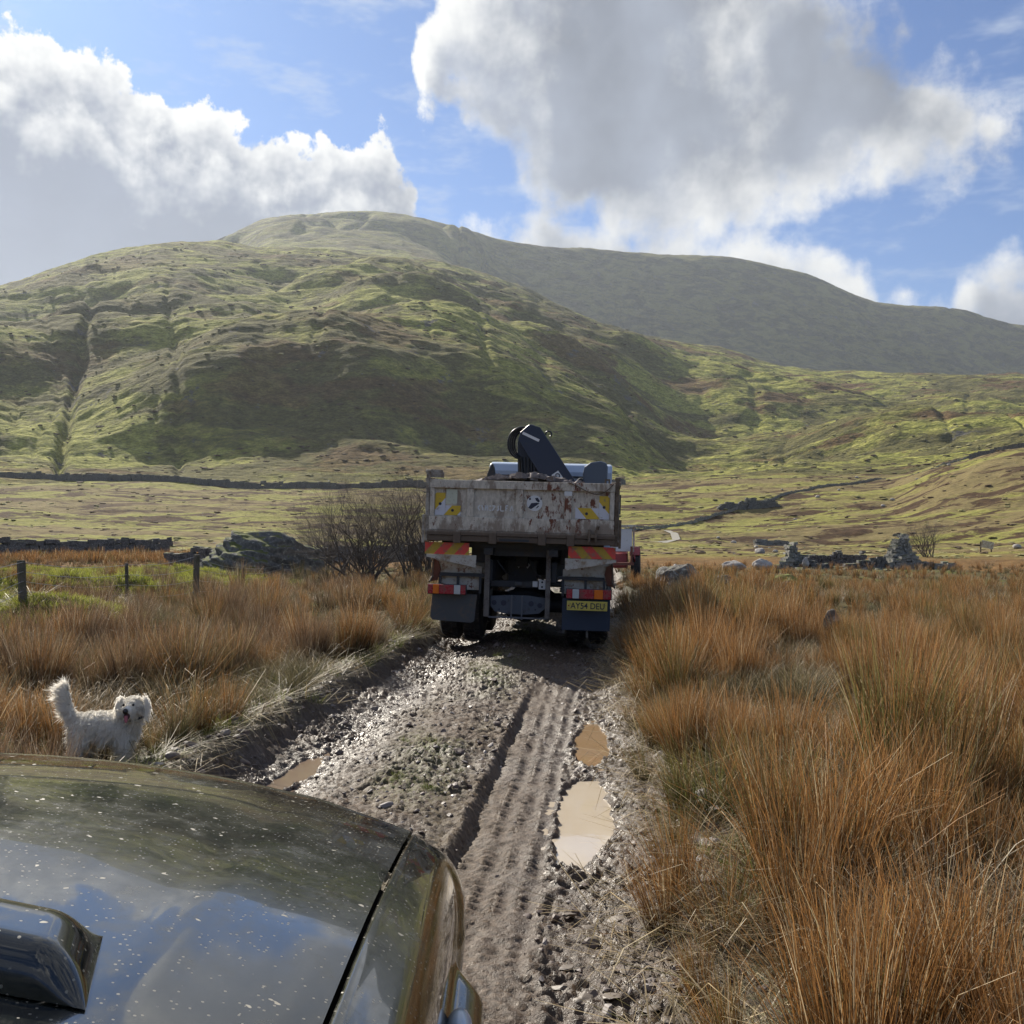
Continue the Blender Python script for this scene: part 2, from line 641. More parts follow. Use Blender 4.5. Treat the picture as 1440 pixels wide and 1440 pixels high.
def far_base(X, Y):
    a = np.arctan2(X, Y)
    r = np.hypot(X, Y)
    wv = fbm(X / 230 + 1.3, Y / 230, 3, 131, 0.55) * sst(r, 330, 420) * (1 - sst(r, 800, 1050))
    wv = wv + .35 * fbm(X / 300, Y / 300, 3, 132) * sst(r, 1750, 1900) * (1 - sst(r, 2050, 2150))
    r = np.clip(r * (1 + 0.17 * wv), 60.01, 5190)
    out = np.abs(a) - R(62)
    ac = np.clip(a, R(-61.9), R(61.9))
    u = (ac - GA[0]) / (GA[1] - GA[0])
    w = np.log(r / 60) / math.log(5200 / 60) * (NR - 1)
    i, j = np.floor(u).astype(int), np.floor(w).astype(int)
    i, j = np.clip(i, 0, NA - 2), np.clip(j, 0, NR - 2)
    fu, fw = u - i, w - j
    h = (HG[i, j] * (1 - fu) + HG[i + 1, j] * fu) * (1 - fw) + (HG[i, j + 1] * (1 - fu) + HG[i + 1, j + 1] * fu) * fw
    k = sst(out, 0, R(60))
    return h * (1 - k) + k * (-2 + 0.03 * np.clip(r - 150, 0, 2000))


def relief(X, Y):
    """real relief of the hillsides: crags, terraces, gullies, hummocks"""
    a = np.arctan2(X, Y)
    r = np.hypot(X, Y)
    px = 720 + 1440 * np.tan(np.clip(a, -1.05, 1.05))
    k1 = sst(r, 230, 480)
    far = sst(r, 1500, 2000)
    slope_mask = sst(r, 380, 520)
    d = 0.0
    d = d + (12 * fbm(X / 230, Y / 150, 4, 21, 0.5)) * slope_mask * (1 - 0.3 * far)
    d = d + 3.9 * fbm(X / 75 + .3 * fbm(X / 120, Y / 90, 2, 35), Y / 36, 4, 31, 0.58) * k1 * (1 - 0.6 * far)
    d = d + 0.8 * (ridged(X / 30, Y / 13, 3, 41) - 1.0) * k1
    # gullies running down the slope: smooth spurs across heading
    gl = ridged(px / 95 + fbm(X / 300, Y / 300, 2, 77) * 1.6, r / 1400, 2, 51)
    d = d - 1.8 * sst(gl, 0.9, 1.5) * slope_mask * (1 - sst(r, 1000, 1160) * (1 - sst(r, 1500, 1700)))
    d = d - 22 * sst(gl, 0.75, 1.5) * sst(r, 1750, 2000) * (1 - sst(r, 2050, 2200))
    # two named gullies on the left flank
    for (p0, p1, w, dep) in ((128, 82, 8, 5.5), (235, 250, 6, 2.2), (-120, -160, 14, 6)):
        t = sst(r, 400, 700)
        pc = p1 + (p0 - p1) * t + 10 * fbm(r / 40, r * 0 + 2, 2, 61)
        d = d - dep * np.exp(-((px - pc) / w) ** 2) * sst(r, 330, 430) * (1 - sst(r, 700, 800))
    # fields between the moor and the hill: gentle swells
    k0 = sst(r, 75, 140) * (1 - 0.6 * k1)
    d = d + k0 * (1.5 * fbm(X / 42, Y / 30, 4, 71, 0.55))
    d = d + sst(r, 60, 120) * (1 - k1) * 0.25 * fbm(X / 5, Y / 4, 3, 73)
    return d


def soil(X, Y):
    X = np.asarray(X, float)
    Y = np.asarray(Y, float)
    r = np.hypot(X, Y)
    k = sst(r, 62, 110)
    n = near_h(X, Y)
    f = far_base(X, Y) + relief(X, Y)
    return n * (1 - k) + f * k


# --- the muddy track in (u along = Y, v across)
PUDDLES = [  # Y centre, v centre, half length, half width, water level, label
    (6.1, 0.97, 0.92, 0.175, -0.062, "pale puddle mirroring the cloud in the wheel rut, nearest the car"),
    (8.15, 0.99, 0.80, 0.135, -0.052, "brown puddle in the wheel rut farther on towards the truck"),
    (7.1, -1.06, 0.62, 0.10, -0.052, "narrow puddle in the other rut below the grassy bank"),
]


def track_h(X, Y, fine=True):
    v = X - trk_c(Y)
    wob = 0.06 * fbm(Y * 0.5, Y * 0 + 1, 2, 15)
    w = v + wob
    h = 0.055 * np.exp(-((w + 0.15) / 0.38) ** 2)
    h = h - 0.075 * np.exp(-((w - 0.98) / 0.23) ** 2) - 0.03 * np.exp(-((w - 0.56) / 0.24) ** 2)
    h = h - 0.070 * np.exp(-((w + 1.02) / 0.24) ** 2)
    # banks
    bl = sst(-w + 0.10 * fbm(Y * 1.7, Y * 0 + 5, 3, 16), 1.32, 1.58)
    br = sst(w + 0.10 * fbm(Y * 1.9, Y * 0 + 8, 3, 18), 1.30, 1.62)
    h = h + 0.20 * bl + 0.12 * br
    rough_k = np.ones_like(h) * (1 - 0.5 * br)
    # puddle basins stay smooth
    for (yc, vc, hy, hx, lev, _) in PUDDLES:
        e = np.sqrt(((Y - yc) / hy) ** 2 + ((v - vc + 0.05 * fbm(Y * 1.6, Y * 0 + 3, 3, 19)) / hx) ** 2)
        e = e + 0.28 * fbm(X * 5, Y * 3.5, 3, 20)
        k = 1 - sst(e, 0.80, 1.10)
        rough_k = rough_k * (1 - 0.85 * k)
        h = h * (1 - k) + (lev - 0.035) * k
        rim = np.exp(-((e - 1.15) / 0.14) ** 2)
        h = h * (1 - 0.6 * rim) + (lev + 0.02) * 0.6 * rim
    if fine:
        band = sst(v, 0.30, 0.36) * (1 - sst(v, 0.76, 0.82)) * (1 - sst(Y, 10.5, 12)) * sst(Y, 3.2, 4.6)
        k = np.clip(fbm(X * 1.3, Y * 0.9, 2, 23) * 0.8 + 0.95, 0.45, 1)
        band = band * k
        clod = ridged(X * 9, Y * 7.5, 4, 24, 0.62) - 1.15
        clod2 = np.abs(fbm(X * 22, Y * 20, 3, 26, 0.6))
        amp = 0.030 * (0.6 + 0.9 * sst(fbm(X * 1.4, Y * .9, 2, 27), -0.3, 0.4))
        d = (amp * clod + 0.024 * clod2) * rough_k
        h = h + d * (1 - 0.85 * band)
        # tyre print: four ribs with cross lugs, pressed in with raised rims
        q = (v - 0.36) / 0.40
        rib = np.cos((q + .05 * fbm(X * 2, Y * 1.2, 2, 48)) * 2 * math.pi * 3.5)
        ph = (Y / 0.085 + 0.5 * np.floor(q * 3.5))
        lug = sst(np.abs(((ph + 0.12 * fbm(X * 8, Y * 8, 2, 29)) % 1.0) - 0.5), 0.16, 0.34)
        bk = np.clip(fbm(X * 5, Y * 3.5, 3, 47) * 1.2 + .75, .15, 1)
        h = h + band * bk * (-0.022 + 0.012 * rib * (0.25 + 0.75 * lug) + 0.010 * lug)
        h = h + 0.03 * np.exp(-((v - 0.30) / 0.045) ** 2) * sst(Y, 3.6, 5) * (1 - sst(Y, 9.5, 11)) * (0.7 + .6 * fbm(X * 3, Y * 3, 2, 3))
        h = h - 0.045 * np.exp(-((v - 0.355 + .03 * fbm(Y * 2.2, Y * 0, 2, 44)) / 0.035) ** 2) * np.clip(.8 + fbm(X * 2, Y * 1.5, 2, 45), .2, 1.2) * sst(Y, 3.6, 5) * (1 - sst(Y, 9.5, 11))
        h = h + 0.020 * fbm(X * 3.1, Y * 2.6, 3, 28) * rough_k
    return h


def blend_edge(v):
    return sst(np.abs(v), 1.72, 2.1)


def ground_z(X, Y):
    """what one stands on, anywhere"""
    X = np.asarray(X, float)
    Y = np.asarray(Y, float)
    v = X - trk_c(Y)
    on = (Y > -6) & (Y < 60)
    k = np.where(on, blend_edge(v), 1.0)
    return track_h(X, Y, False) * (1 - k) + soil(X, Y) * k


def gz(x, y):
    return float(ground_z(np.array([float(x)]), np.array([float(y)]))[0])


def at(px, Y, dz=0.0):
    X = (px - 720) / 1440 * Y
    return (X, Y, gz(X, Y) + dz)


# --- terrain materials
def m_moor(nt, b):
    p = nt.pos()
    n1 = nt.noise(0.9, 6, 0.65, p)
    n2 = nt.noise(7.0, 5, 0.7, p)
    n3 = nt.noise(0.12, 4, 0.6, p)
    c = nt.ramp(n2, [(0.3, (0.035, 0.028, 0.015)), (0.5, (0.085, 0.07, 0.03)), (0.7, (0.19, 0.14, 0.065))])
    c2 = nt.ramp(n2, [(0.3, (0.045, 0.055, 0.012)), (0.6, (0.12, 0.15, 0.025)), (0.8, (0.2, 0.21, 0.05))])
    c = nt.mix(nt.ss(nt.math('ADD', nt.math('MULTIPLY', n1, 0.6), nt.math('MULTIPLY', n3, 0.4)), 0.5, 0.62), c, c2)
    nt.put(b.inputs['Base Color'], c)
    b.inputs['Roughness'].default_value = 0.95
    b.inputs['Specular IOR Level'].default_value = 0.15
    nt.put(b.inputs['Normal'], nt.bump(n2, 0.8, 0.08))


M_MOOR = mat('moor_soil', m_moor)


def m_hill(nt, b):
    p = nt.pos()
    geo = nt.sep(p)
    r = nt.vm('LENGTH', p, out=1)
    ps = nt.vm('MULTIPLY', p, (1.0, 1.6, 2.2))
    nA = nt.noise(0.0042, 7, 0.62, ps, dist=0.3)
    nB = nt.noise(0.022, 6, 0.66, ps, dist=0.5)
    nC = nt.noise(0.16, 5, 0.72, ps)
    nD = nt.noise(0.011, 5, 0.6, nt.vm('ADD', ps, (500, 90, 0)), dist=0.4)
    grass = nt.ramp(nC, [(0.28, (0.115, 0.120, 0.026)), (0.5, (0.27, 0.27, 0.060)), (0.72, (0.45, 0.43, 0.12))])
    olive = nt.ramp(nC, [(0.3, (0.055, 0.055, 0.02)), (0.7, (0.17, 0.15, 0.05))])
    brown = nt.ramp(nC, [(0.3, (0.045, 0.026, 0.013)), (0.5, (0.115, 0.068, 0.03)), (0.75, (0.20, 0.125, 0.058))])
    f1 = nt.ss(nt.math('ADD', nt.math('MULTIPLY', nA, 0.45), nt.math('MULTIPLY', nB, 0.55)), 0.46, 0.55)
    c = nt.mix(f1, olive, grass)
    f2 = nt.ss(nt.math('ADD', nt.math('MULTIPLY', nD, 0.6), nt.math('MULTIPLY', nB, 0.4)), 0.52, 0.58)
    # bracken-brown is commoner low down and on the flat moor to the right
    side = nt.ss(geo[0], -450, 350)
    f2 = nt.math('MULTIPLY', f2, nt.math('MULTIPLY_ADD', side, 0.40, 0.60))
    c = nt.mix(f2, c, brown)
    # far mountain: duller; left summit kept brighter, its sunlight put into the colour
    c = nt.mix(nt.math('MULTIPLY', nt.ss(r, 1500, 1900), nt.ss(geo[0], -450, 150, 0.35, 1.0)), c, nt.mix(nt.ss(nB, 0.4, 0.6), (0.062, 0.058, 0.026), (0.17, 0.16, 0.05)))
    rock = nt.math('MULTIPLY', nt.ss(nt.noise(0.05, 6, 0.75, p), 0.60, 0.66), nt.ss(nt.nz(), 0.93, 0.80))
    c = nt.mix(rock, c, (0.11, 0.105, 0.10))
    c = nt.vm('SCALE', c, scale=nt.ss(nt.noise(0.55, 5, 0.75, ps), 0.3, 0.72, 0.55, 1.5))
    nt.put(b.inputs['Base Color'], c)
    b.inputs['Roughness'].default_value = 0.95
    b.inputs['Specular IOR Level'].default_value = 0.1
    h = nt.math('ADD', nt.math('MULTIPLY', nt.noise(0.07, 4, 0.6, ps), 6.0), nt.math('MULTIPLY', nt.noise(0.35, 5, 0.7, ps), 1.6))
    bu = nt.n.new('ShaderNodeBump')
    bu.inputs['Strength'].default_value = 0.8
    bu.inputs['Distance'].default_value = 1.0
    nt.put(bu.inputs['Height'], h)
    nt.put(b.inputs['Normal'], bu.outputs[0])


M_HILL = mat('hill_turf', m_hill)


def m_field(nt, b):
    p = nt.pos()
    ps = nt.vm('MULTIPLY', p, (1.0, 2.0, 1.0))
    nA = nt.noise(0.016, 7, 0.66, ps, dist=0.5)
    nB = nt.noise(0.09, 6, 0.68, ps, dist=0.5)
    nC = nt.noise(0.8, 5, 0.75, p)
    g = nt.ramp(nC, [(0.3, (0.12, 0.12, 0.028)), (0.7, (0.34, 0.32, 0.09))])
    s = nt.ramp(nC, [(0.3, (0.11, 0.088, 0.038)), (0.7, (0.26, 0.205, 0.09))])
    d = nt.ramp(nC, [(0.3, (0.03, 0.018, 0.011)), (0.7, (0.10, 0.06, 0.03))])
    c = nt.mix(nt.ss(nA, 0.46, 0.54), s, g)
    c = nt.mix(nt.ss(nB, 0.50, 0.56), c, d)
    r = nt.vm('LENGTH', p, out=1)
    near = nt.ss(r, 105, 65)
    c = nt.mix(near, c, nt.ramp(nC, [(0.3, (0.085, 0.045, 0.016)), (0.7, (0.24, 0.14, 0.055))]))
    nt.put(b.inputs['Base Color'], c)
    b.inputs['Roughness'].default_value = 0.95
    b.inputs['Specular IOR Level'].default_value = 0.1
    nt.put(b.inputs['Normal'], nt.bump(nC, 1.0, 0.35))


M_FIELD = mat('field_turf', m_field)


def polar(name, azs, rs, mats, fmat, zfun, smooth=True, lower=0.0):
    A, RR = np.meshgrid(azs, rs, indexing='ij')
    X, Y = np.sin(A) * RR, np.cos(A) * RR
    Z = zfun(X, Y) - lower
    V = np.stack([X, Y, Z], -1).reshape(-1, 3)
    n, m = len(azs), len(rs)
    I = np.arange(n * m).reshape(n, m)
    F = np.stack([I[:-1, :-1], I[1:, :-1], I[1:, 1:], I[:-1, 1:]], -1).reshape(-1, 4)[:, ::-1]
    me = np_mesh(name, V, F, mats, smooth)
    if len(mats) > 1:
        rc = (RR[:-1, :-1]).reshape(-1)
        me.polygons.foreach_set('material_index', fmat(rc))
    return link(bpy.data.objects.new(name, me))


def sheet_z(X, Y):
    z = soil(X, Y)
    v = X - trk_c(Y)
    on = (Y > -6) & (Y < 60)
    k = np.where(on, 1 - sst(np.abs(v), 1.9, 2.25), 0)
    return z - 0.35 * k


FA = np.concatenate([np.linspace(R(-34), R(34), 1050)])
SA = np.concatenate([np.linspace(R(-180), R(-34), 110)])
SB = np.concatenate([np.linspace(R(34), R(180), 110)])
g_r = np.concatenate([np.geomspace(0.6, 3, 26)[:-1], np.geomspace(3, 80, 420)])
for azs in (np.unique(np.concatenate([SA, np.linspace(R(-34), R(34), 700), SB])),):
    g = polar('ground', azs, g_r, [M_MOOR, M_FIELD], lambda rc: (rc > 58).astype(np.int32), sheet_z)
    tag(g, kind='structure')
fr = np.geomspace(80, 330, 330)
o = polar('field', FA, fr, [M_FIELD], None, sheet_z)
tag(o, kind='structure')
hr = np.concatenate([np.linspace(330, 620, 300)[:-1], np.geomspace(620, 1250, 260)[:-1], np.linspace(1250, 1650, 26)[:-1],
                     np.linspace(1650, 2900, 260)[:-1], np.linspace(2900, 3550, 12)])
o = polar('hill', FA, hr, [M_HILL], None, sheet_z)
tag(o, kind='structure')
side_r = np.geomspace(80, 3550, 90)
for azs in (SA, SB):
    o = polar('moorland', azs, side_r, [M_HILL], None, sheet_z)
    tag(o, kind='structure')


# --- track sheet
def m_mud(nt, b):
    p = nt.pos()
    n1 = nt.noise(2.2, 5, 0.6, p)
    n2 = nt.noise(28, 5, 0.7, p)
    n3 = nt.noise(0.9, 4, 0.55, nt.vm('ADD', p, (9, 2, 0)))
    wet = nt.attr('wet')
    moss = nt.attr('moss')
    c = nt.ramp(n2, [(0.3, (0.034, 0.022, 0.014)), (0.5, (0.092, 0.062, 0.040)), (0.72, (0.20, 0.143, 0.097))])
    c = nt.mix(nt.math('MULTIPLY', nt.ss(n1, 0.45, 0.6), 0.5), c, (0.13, 0.095, 0.07))
    c = nt.mix(nt.math('MULTIPLY', moss, nt.ss(n2, 0.42, 0.56)), c, (0.11, 0.125, 0.032))
    c = nt.mix(nt.math('MULTIPLY', wet, 0.55), c, (0.045, 0.032, 0.025))
    nt.put(b.inputs['Base Color'], c)
    ro = nt.math('MULTIPLY_ADD', wet, -0.36, 0.68)
    ro = nt.math('ADD', ro, nt.math('MULTIPLY', nt.math('SUBTRACT', nt.noise(6, 4, 0.6, p), 0.5), 0.5))
    nt.put(b.inputs['Roughness'], nt.math('MAXIMUM', ro, 0.26))
    b.inputs['Specular IOR Level'].default_value = 0.36
    hb = nt.math('ADD', n2, nt.math('MULTIPLY', nt.noise(95, 3, 0.7, p), 0.6))
    nt.put(b.inputs['Normal'], nt.bump(hb, 0.9, 0.016))


M_MUD = mat('wet_mud', m_mud)
tv = np.linspace(-2.25, 2.25, 290)
tu = np.concatenate([np.arange(-5, 2.4, 0.07), np.arange(2.4, 9.5, 0.0145), np.arange(9.5, 16, 0.03), np.arange(16, 30, 0.09), np.arange(30, 60, 0.5)])
U_, V_ = np.meshgrid(tu, tv, indexing='ij')
X_ = trk_c(U_) + V_
k_ = blend_edge(V_)
Z_ = track_h(X_, U_) * (1 - k_) + soil(X_, U_) * k_ - 0.30 * sst(np.abs(V_), 2.16, 2.25)
wet_ = np.clip(np.exp(-((V_ + 1.0) / 0.36) ** 2) + 0.8 * np.exp(-((V_ - 1.0) / 0.34) ** 2) + 0.35 * sst(fbm(X_ * .8, U_ * .6, 3, 88), -.05, .3) + 0.35 * sst(U_, 8, 13), 0, 1)
for (_y, _v, _hy, _hx, _l, _n) in PUDDLES:
    wet_ = np.maximum(wet_, 1 - sst(np.sqrt(((U_ - _y) / _hy) ** 2 + ((V_ - _v) / _hx) ** 2), 1.1, 1.9))
moss_ = np.clip(np.exp(-((V_ + 0.16) / 0.30) ** 2) * (0.5 + 1.3 * fbm(X_ * 1.2, U_ * .6, 3, 89)) + 0.9 * sst(np.abs(V_), 1.35, 1.75), 0, 1)
I = np.arange(U_.size).reshape(U_.shape)
F_ = np.stack([I[:-1, :-1], I[:-1, 1:], I[1:, 1:], I[1:, :-1]], -1).reshape(-1, 4)
me = np_mesh('track', np.stack([X_, U_, Z_], -1).reshape(-1, 3), F_, [M_MUD], True, {'wet': wet_.ravel(), 'moss': moss_.ravel()})
tag(link(bpy.data.objects.new('track', me)), kind='structure')


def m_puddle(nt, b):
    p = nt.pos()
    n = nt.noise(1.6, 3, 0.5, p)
    silt_reflection = nt.n.new('ShaderNodeObjectInfo').outputs['Color']
    nt.put(b.inputs['Base Color'], nt.mix(nt.math('MULTIPLY', n, .5), silt_reflection, (0.25, 0.17, 0.10)))
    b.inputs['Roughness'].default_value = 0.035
    b.inputs['IOR'].default_value = 1.45
    nt.put(b.inputs['Normal'], nt.bump(nt.noise(9, 2, 0.5, p), 0.03, 0.01))


M_PUD = mat('muddy_water', m_puddle)
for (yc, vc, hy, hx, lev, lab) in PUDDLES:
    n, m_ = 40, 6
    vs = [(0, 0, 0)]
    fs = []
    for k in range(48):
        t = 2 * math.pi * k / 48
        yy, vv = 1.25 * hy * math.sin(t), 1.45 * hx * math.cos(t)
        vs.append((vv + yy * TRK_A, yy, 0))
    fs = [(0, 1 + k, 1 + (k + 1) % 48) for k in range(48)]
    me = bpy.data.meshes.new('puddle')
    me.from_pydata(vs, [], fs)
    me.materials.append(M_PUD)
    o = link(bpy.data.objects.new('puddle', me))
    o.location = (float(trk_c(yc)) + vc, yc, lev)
    o.color = {6.1: (0.56, 0.49, 0.39, 1), 8.15: (0.30, 0.20, 0.11, 1)}.get(yc, (0.19, 0.14, 0.11, 1))  # nearest puddle's pale silt colour also holds the cloud's reflection
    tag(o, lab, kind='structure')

# far farm path on the field
pp = [(938, 168), (948, 160), (951, 152), (945, 146), (930, 140), (905, 134)]
vs, fs = [], []
for i, (px, Y) in enumerate(pp):
    for s in (-1, 1):
        X = (px - 720) / 1440 * Y + s * 0.6
        vs.append((X, Y, float(soil(np.array([X]), np.array([Y]))[0]) + 0.12))
    if i:
        fs.append((2 * i - 2, 2 * i - 1, 2 * i + 1, 2 * i))
me = bpy.data.meshes.new('path')
me.from_pydata(vs, [], fs)
me.materials.append(mat('pale_gravel', lambda nt, b: nt.put(b.inputs['Base Color'], nt.mix(nt.noise(3, 4, .6, nt.pos()), (0.2, 0.19, 0.15), (0.32, 0.3, 0.26))), Roughness=0.9))
tag(link(bpy.data.objects.new('path', me)), kind='structure')

# ------------------------------------------------------------------ air
HAZE_DENSITY = 0.00009
hz = MB().box(-3750, 3750, -3750, 3750, -160, 790).build('haze', [])
hm = bpy.data.materials.new('haze_air')
hm.use_nodes = True
hm.node_tree.nodes.remove(hm.node_tree.nodes['Principled BSDF'])
pv = hm.node_tree.nodes.new('ShaderNodeVolumePrincipled')
pv.inputs['Color'].default_value = (0.80, 0.88, 1.0, 1)
pv.inputs['Density'].default_value = HAZE_DENSITY
pv.inputs['Anisotropy'].default_value = 0.35
hm.node_tree.links.new(pv.outputs[0], hm.node_tree.nodes['Material Output'].inputs['Volume'])
hz.data.materials.append(hm)
tag(hz, kind='stuff')
# ------------------------------------------------------------------ materials for the vehicles
M_BODY = worn('weathered_cream_paint', (0.40, 0.375, 0.33), 0.6, (0.13, 0.095, 0.07), 0.62, sc=4.5, rust=(0.15, 0.055, 0.03))


def m_tail(nt, b):
    p = nt.obj()
    ps = nt.vm('MULTIPLY', p, (1.0, 1.0, 0.45))
    x, y, z = nt.sep(p)
    n1 = nt.noise(5, 7, 0.68, ps)
    n2 = nt.noise(24, 5, 0.7, ps)
    n3 = nt.noise(9, 6, 0.75, nt.vm('ADD', ps, (4, 4, 9)))
    c = nt.mix(nt.ss(n2, 0.35, 0.65), (0.46, 0.42, 0.355), (0.64, 0.59, 0.51))
    dirt = nt.math('ADD', n1, nt.math('MULTIPLY', nt.ss(z, 1.78, 1.50), 0.12))
    c = nt.mix(nt.math('MULTIPLY', nt.ss(dirt, 0.50, 0.60), 0.75), c, (0.21, 0.155, 0.115))
    rust = nt.math('ADD', n3, nt.math('MULTIPLY', nt.ss(x, -0.15, 0.5), 0.09))
    c = nt.mix(nt.ss(rust, 0.60, 0.66), c, (0.155, 0.052, 0.028))
    chips = nt.noise(30, 4, 0.6, nt.vm('ADD', p, (1, 8, 2)))
    c = nt.mix(nt.ss(chips, 0.68, 0.71), c, (0.05, 0.04, 0.04))
    c = nt.mix(nt.ss(z, 1.62, 1.56), c, nt.mix(n2, (0.085, 0.062, 0.045), (0.15, 0.11, 0.08)))
    nt.put(b.inputs['Base Color'], c)
    b.inputs['Roughness'].default_value = 0.72
    nt.put(b.inputs['Normal'], nt.bump(nt.math('ADD', n2, n3), 0.5, 0.008))


M_TAIL = mat('weathered_tailboard', m_tail)
M_BROWN = worn('muddy_brown_steel', (0.17, 0.13, 0.095), 0.8, (0.08, 0.058, 0.04), 0.6, sc=9)
M_DARK = worn('grimy_chassis', (0.028, 0.032, 0.04), 0.6, (0.07, 0.06, 0.05), 0.35, sc=7)
M_RUB = worn('dusty_rubber', (0.022, 0.022, 0.024), 0.75, (0.10, 0.08, 0.062), 0.25, sc=8)
M_FLAP = worn('mudflap_rubber', (0.075, 0.08, 0.085), 0.7, (0.13, 0.11, 0.09), 0.35, sc=5)
M_FLAP2 = worn('blue_black_mudflap', (0.03, 0.045, 0.075), 0.6, (0.08, 0.07, 0.06), 0.25, sc=5)
M_WHITE = worn('dirty_white_guard', (0.52, 0.50, 0.45), 0.55, (0.27, 0.18, 0.10), 0.45, sc=5, rust=(0.16, 0.06, 0.03))
M_CAB = worn('pale_blue_cab_paint', (0.40, 0.48, 0.62), 0.35, (0.3, 0.29, 0.28), 0.2, sc=3)
M_NAVY = worn('navy_crane_paint', (0.012, 0.022, 0.052), 0.35, (0.05, 0.045, 0.04), 0.1, sc=6)
M_HOSE = mat('black_hose', **{'Base Color': (0.012, 0.013, 0.016, 1), 'Roughness': 0.35})
M_GLASS = mat('dark_glass', **{'Base Color': (0.015, 0.02, 0.022, 1), 'Roughness': 0.05, 'Specular IOR Level': 0.8})
M_CHROME = mat('scratched_chrome', **{'Base Color': (0.6, 0.6, 0.62, 1), 'Metallic': 1.0, 'Roughness': 0.25})
M_STK = worn('faded_white_sticker', (0.66, 0.68, 0.70), 0.5, (0.3, 0.27, 0.24), 0.15, sc=12)
M_PALE = worn('worn_pale_label', (0.55, 0.58, 0.48), 0.5, (0.3, 0.29, 0.2), 0.3, sc=14)
M_INK = mat('dark_ink', **{'Base Color': (0.02, 0.025, 0.05, 1), 'Roughness': 0.5})
M_LAMP_R = worn('red_lens', (0.34, 0.02, 0.035), 0.25, (0.16, 0.08, 0.06), 0.45, sc=9)
M_LAMP_O = worn('amber_lens', (0.72, 0.16, 0.015), 0.18, (0.3, 0.12, 0.05), 0.1, sc=9)
M_LAMP_W = worn('clear_lens', (0.48, 0.52, 0.54), 0.18, (0.3, 0.27, 0.24), 0.15, sc=9)
M_PLATE = worn('yellow_plate', (0.62, 0.50, 0.09), 0.4, (0.25, 0.2, 0.1), 0.3, sc=11)


def striped(name, ca, cb, period, slope, phase, dirt=0.25):
    def fn(nt, b):
        p = nt.obj()
        x, y, z = nt.sep(p)
        t = nt.math('FRACT', nt.math('DIVIDE', nt.math('ADD', nt.math('MULTIPLY_ADD', z, slope, phase), x), period))
        s = nt.ss(t, 0.485, 0.515)
        s = nt.math('SUBTRACT', s, nt.ss(t, 0.985, 1.0))
        n = nt.noise(14, 5, 0.65, p)
        c = nt.mix(s, ca, cb)
        c = nt.mix(nt.math('MULTIPLY', nt.ss(n, 0.60 - dirt * 0.3, 0.72), 0.75), c, (0.22, 0.17, 0.12))
        nt.put(b.inputs['Base Color'], c)
        b.inputs['Roughness'].default_value = 0.4
    return mat(name, fn)


RED_F, YEL_F = (0.78, 0.07, 0.055), (0.52, 0.34, 0.03)
M_HAT_L = striped('hatched_red_yellow', RED_F, YEL_F, 0.28, -0.9, 1.38 + 1.36 * 0.9, 0.5)
M_HAT_R = striped('hatched_red_yellow_mirrored', RED_F, YEL_F, 0.28, 0.9, -0.60 - 1.36 * 0.9, 0.5)
M_YW_L = striped('yellow_white_chevron', (0.62, 0.42, 0.03), (0.60, 0.62, 0.70), 0.36, -0.85, 1.27 + 1.96 * 0.85, 0.2)
M_YW_R = striped('yellow_white_chevron_mirrored', (0.62, 0.42, 0.03), (0.60, 0.62, 0.70), 0.36, 0.85, -0.82 - 1.86 * 0.85, 0.2)


def text_mesh(name, body, size_w, size_h, M, m, parent, thick=0.002):
    """lettering stretched to size_w x size_h, then placed with matrix M (text lies in x,y facing +z)"""
    cu = bpy.data.curves.new(name, 'FONT')
    cu.body = body
    cu.extrude = 0.01
    cu.offset = 0.012
    to = bpy.data.objects.new(name + '_tmp', cu)
    COL.objects.link(to)
    dg = bpy.context.evaluated_depsgraph_get()
    me = bpy.data.meshes.new_from_object(to.evaluated_get(dg))
    bpy.data.objects.remove(to)
    bpy.data.curves.remove(cu)
    n = len(me.vertices)
    co = np.empty(n * 3)
    me.vertices.foreach_get('co', co)
    co = co.reshape(-1, 3)
    lo, hi = co.min(0), co.max(0)
    co = (co - (lo + hi) / 2) / np.maximum(hi - lo, 1e-6)
    co *= np.array([size_w, size_h, thick])
    A = np.array(M.to_3x3())
    co = co @ A.T + np.array(M.translation)
    me.vertices.foreach_set('co', co.ravel())
    me.materials.clear()
    me.materials.append(m)
    me.name = name
    return link(bpy.data.objects.new(name, me), parent)


def rear_face(x, y, z, tilt=0.0):
    """matrix: text x-> +x, text y-> +z, facing -y"""
    M = Matrix.Rotation(-tilt, 4, 'Y') @ Matrix.Rotation(R(90), 4, 'X')
    M.translation = (x, y, z)
    return M


# ------------------------------------------------------------------ tipper truck
T = empty('tipper_truck', (0.07, 13.7, 0.02), (0, R(1.7), R(-5.28)),
          "old dirty tipper truck with worn cream tailboard stopped on the muddy track", "truck")

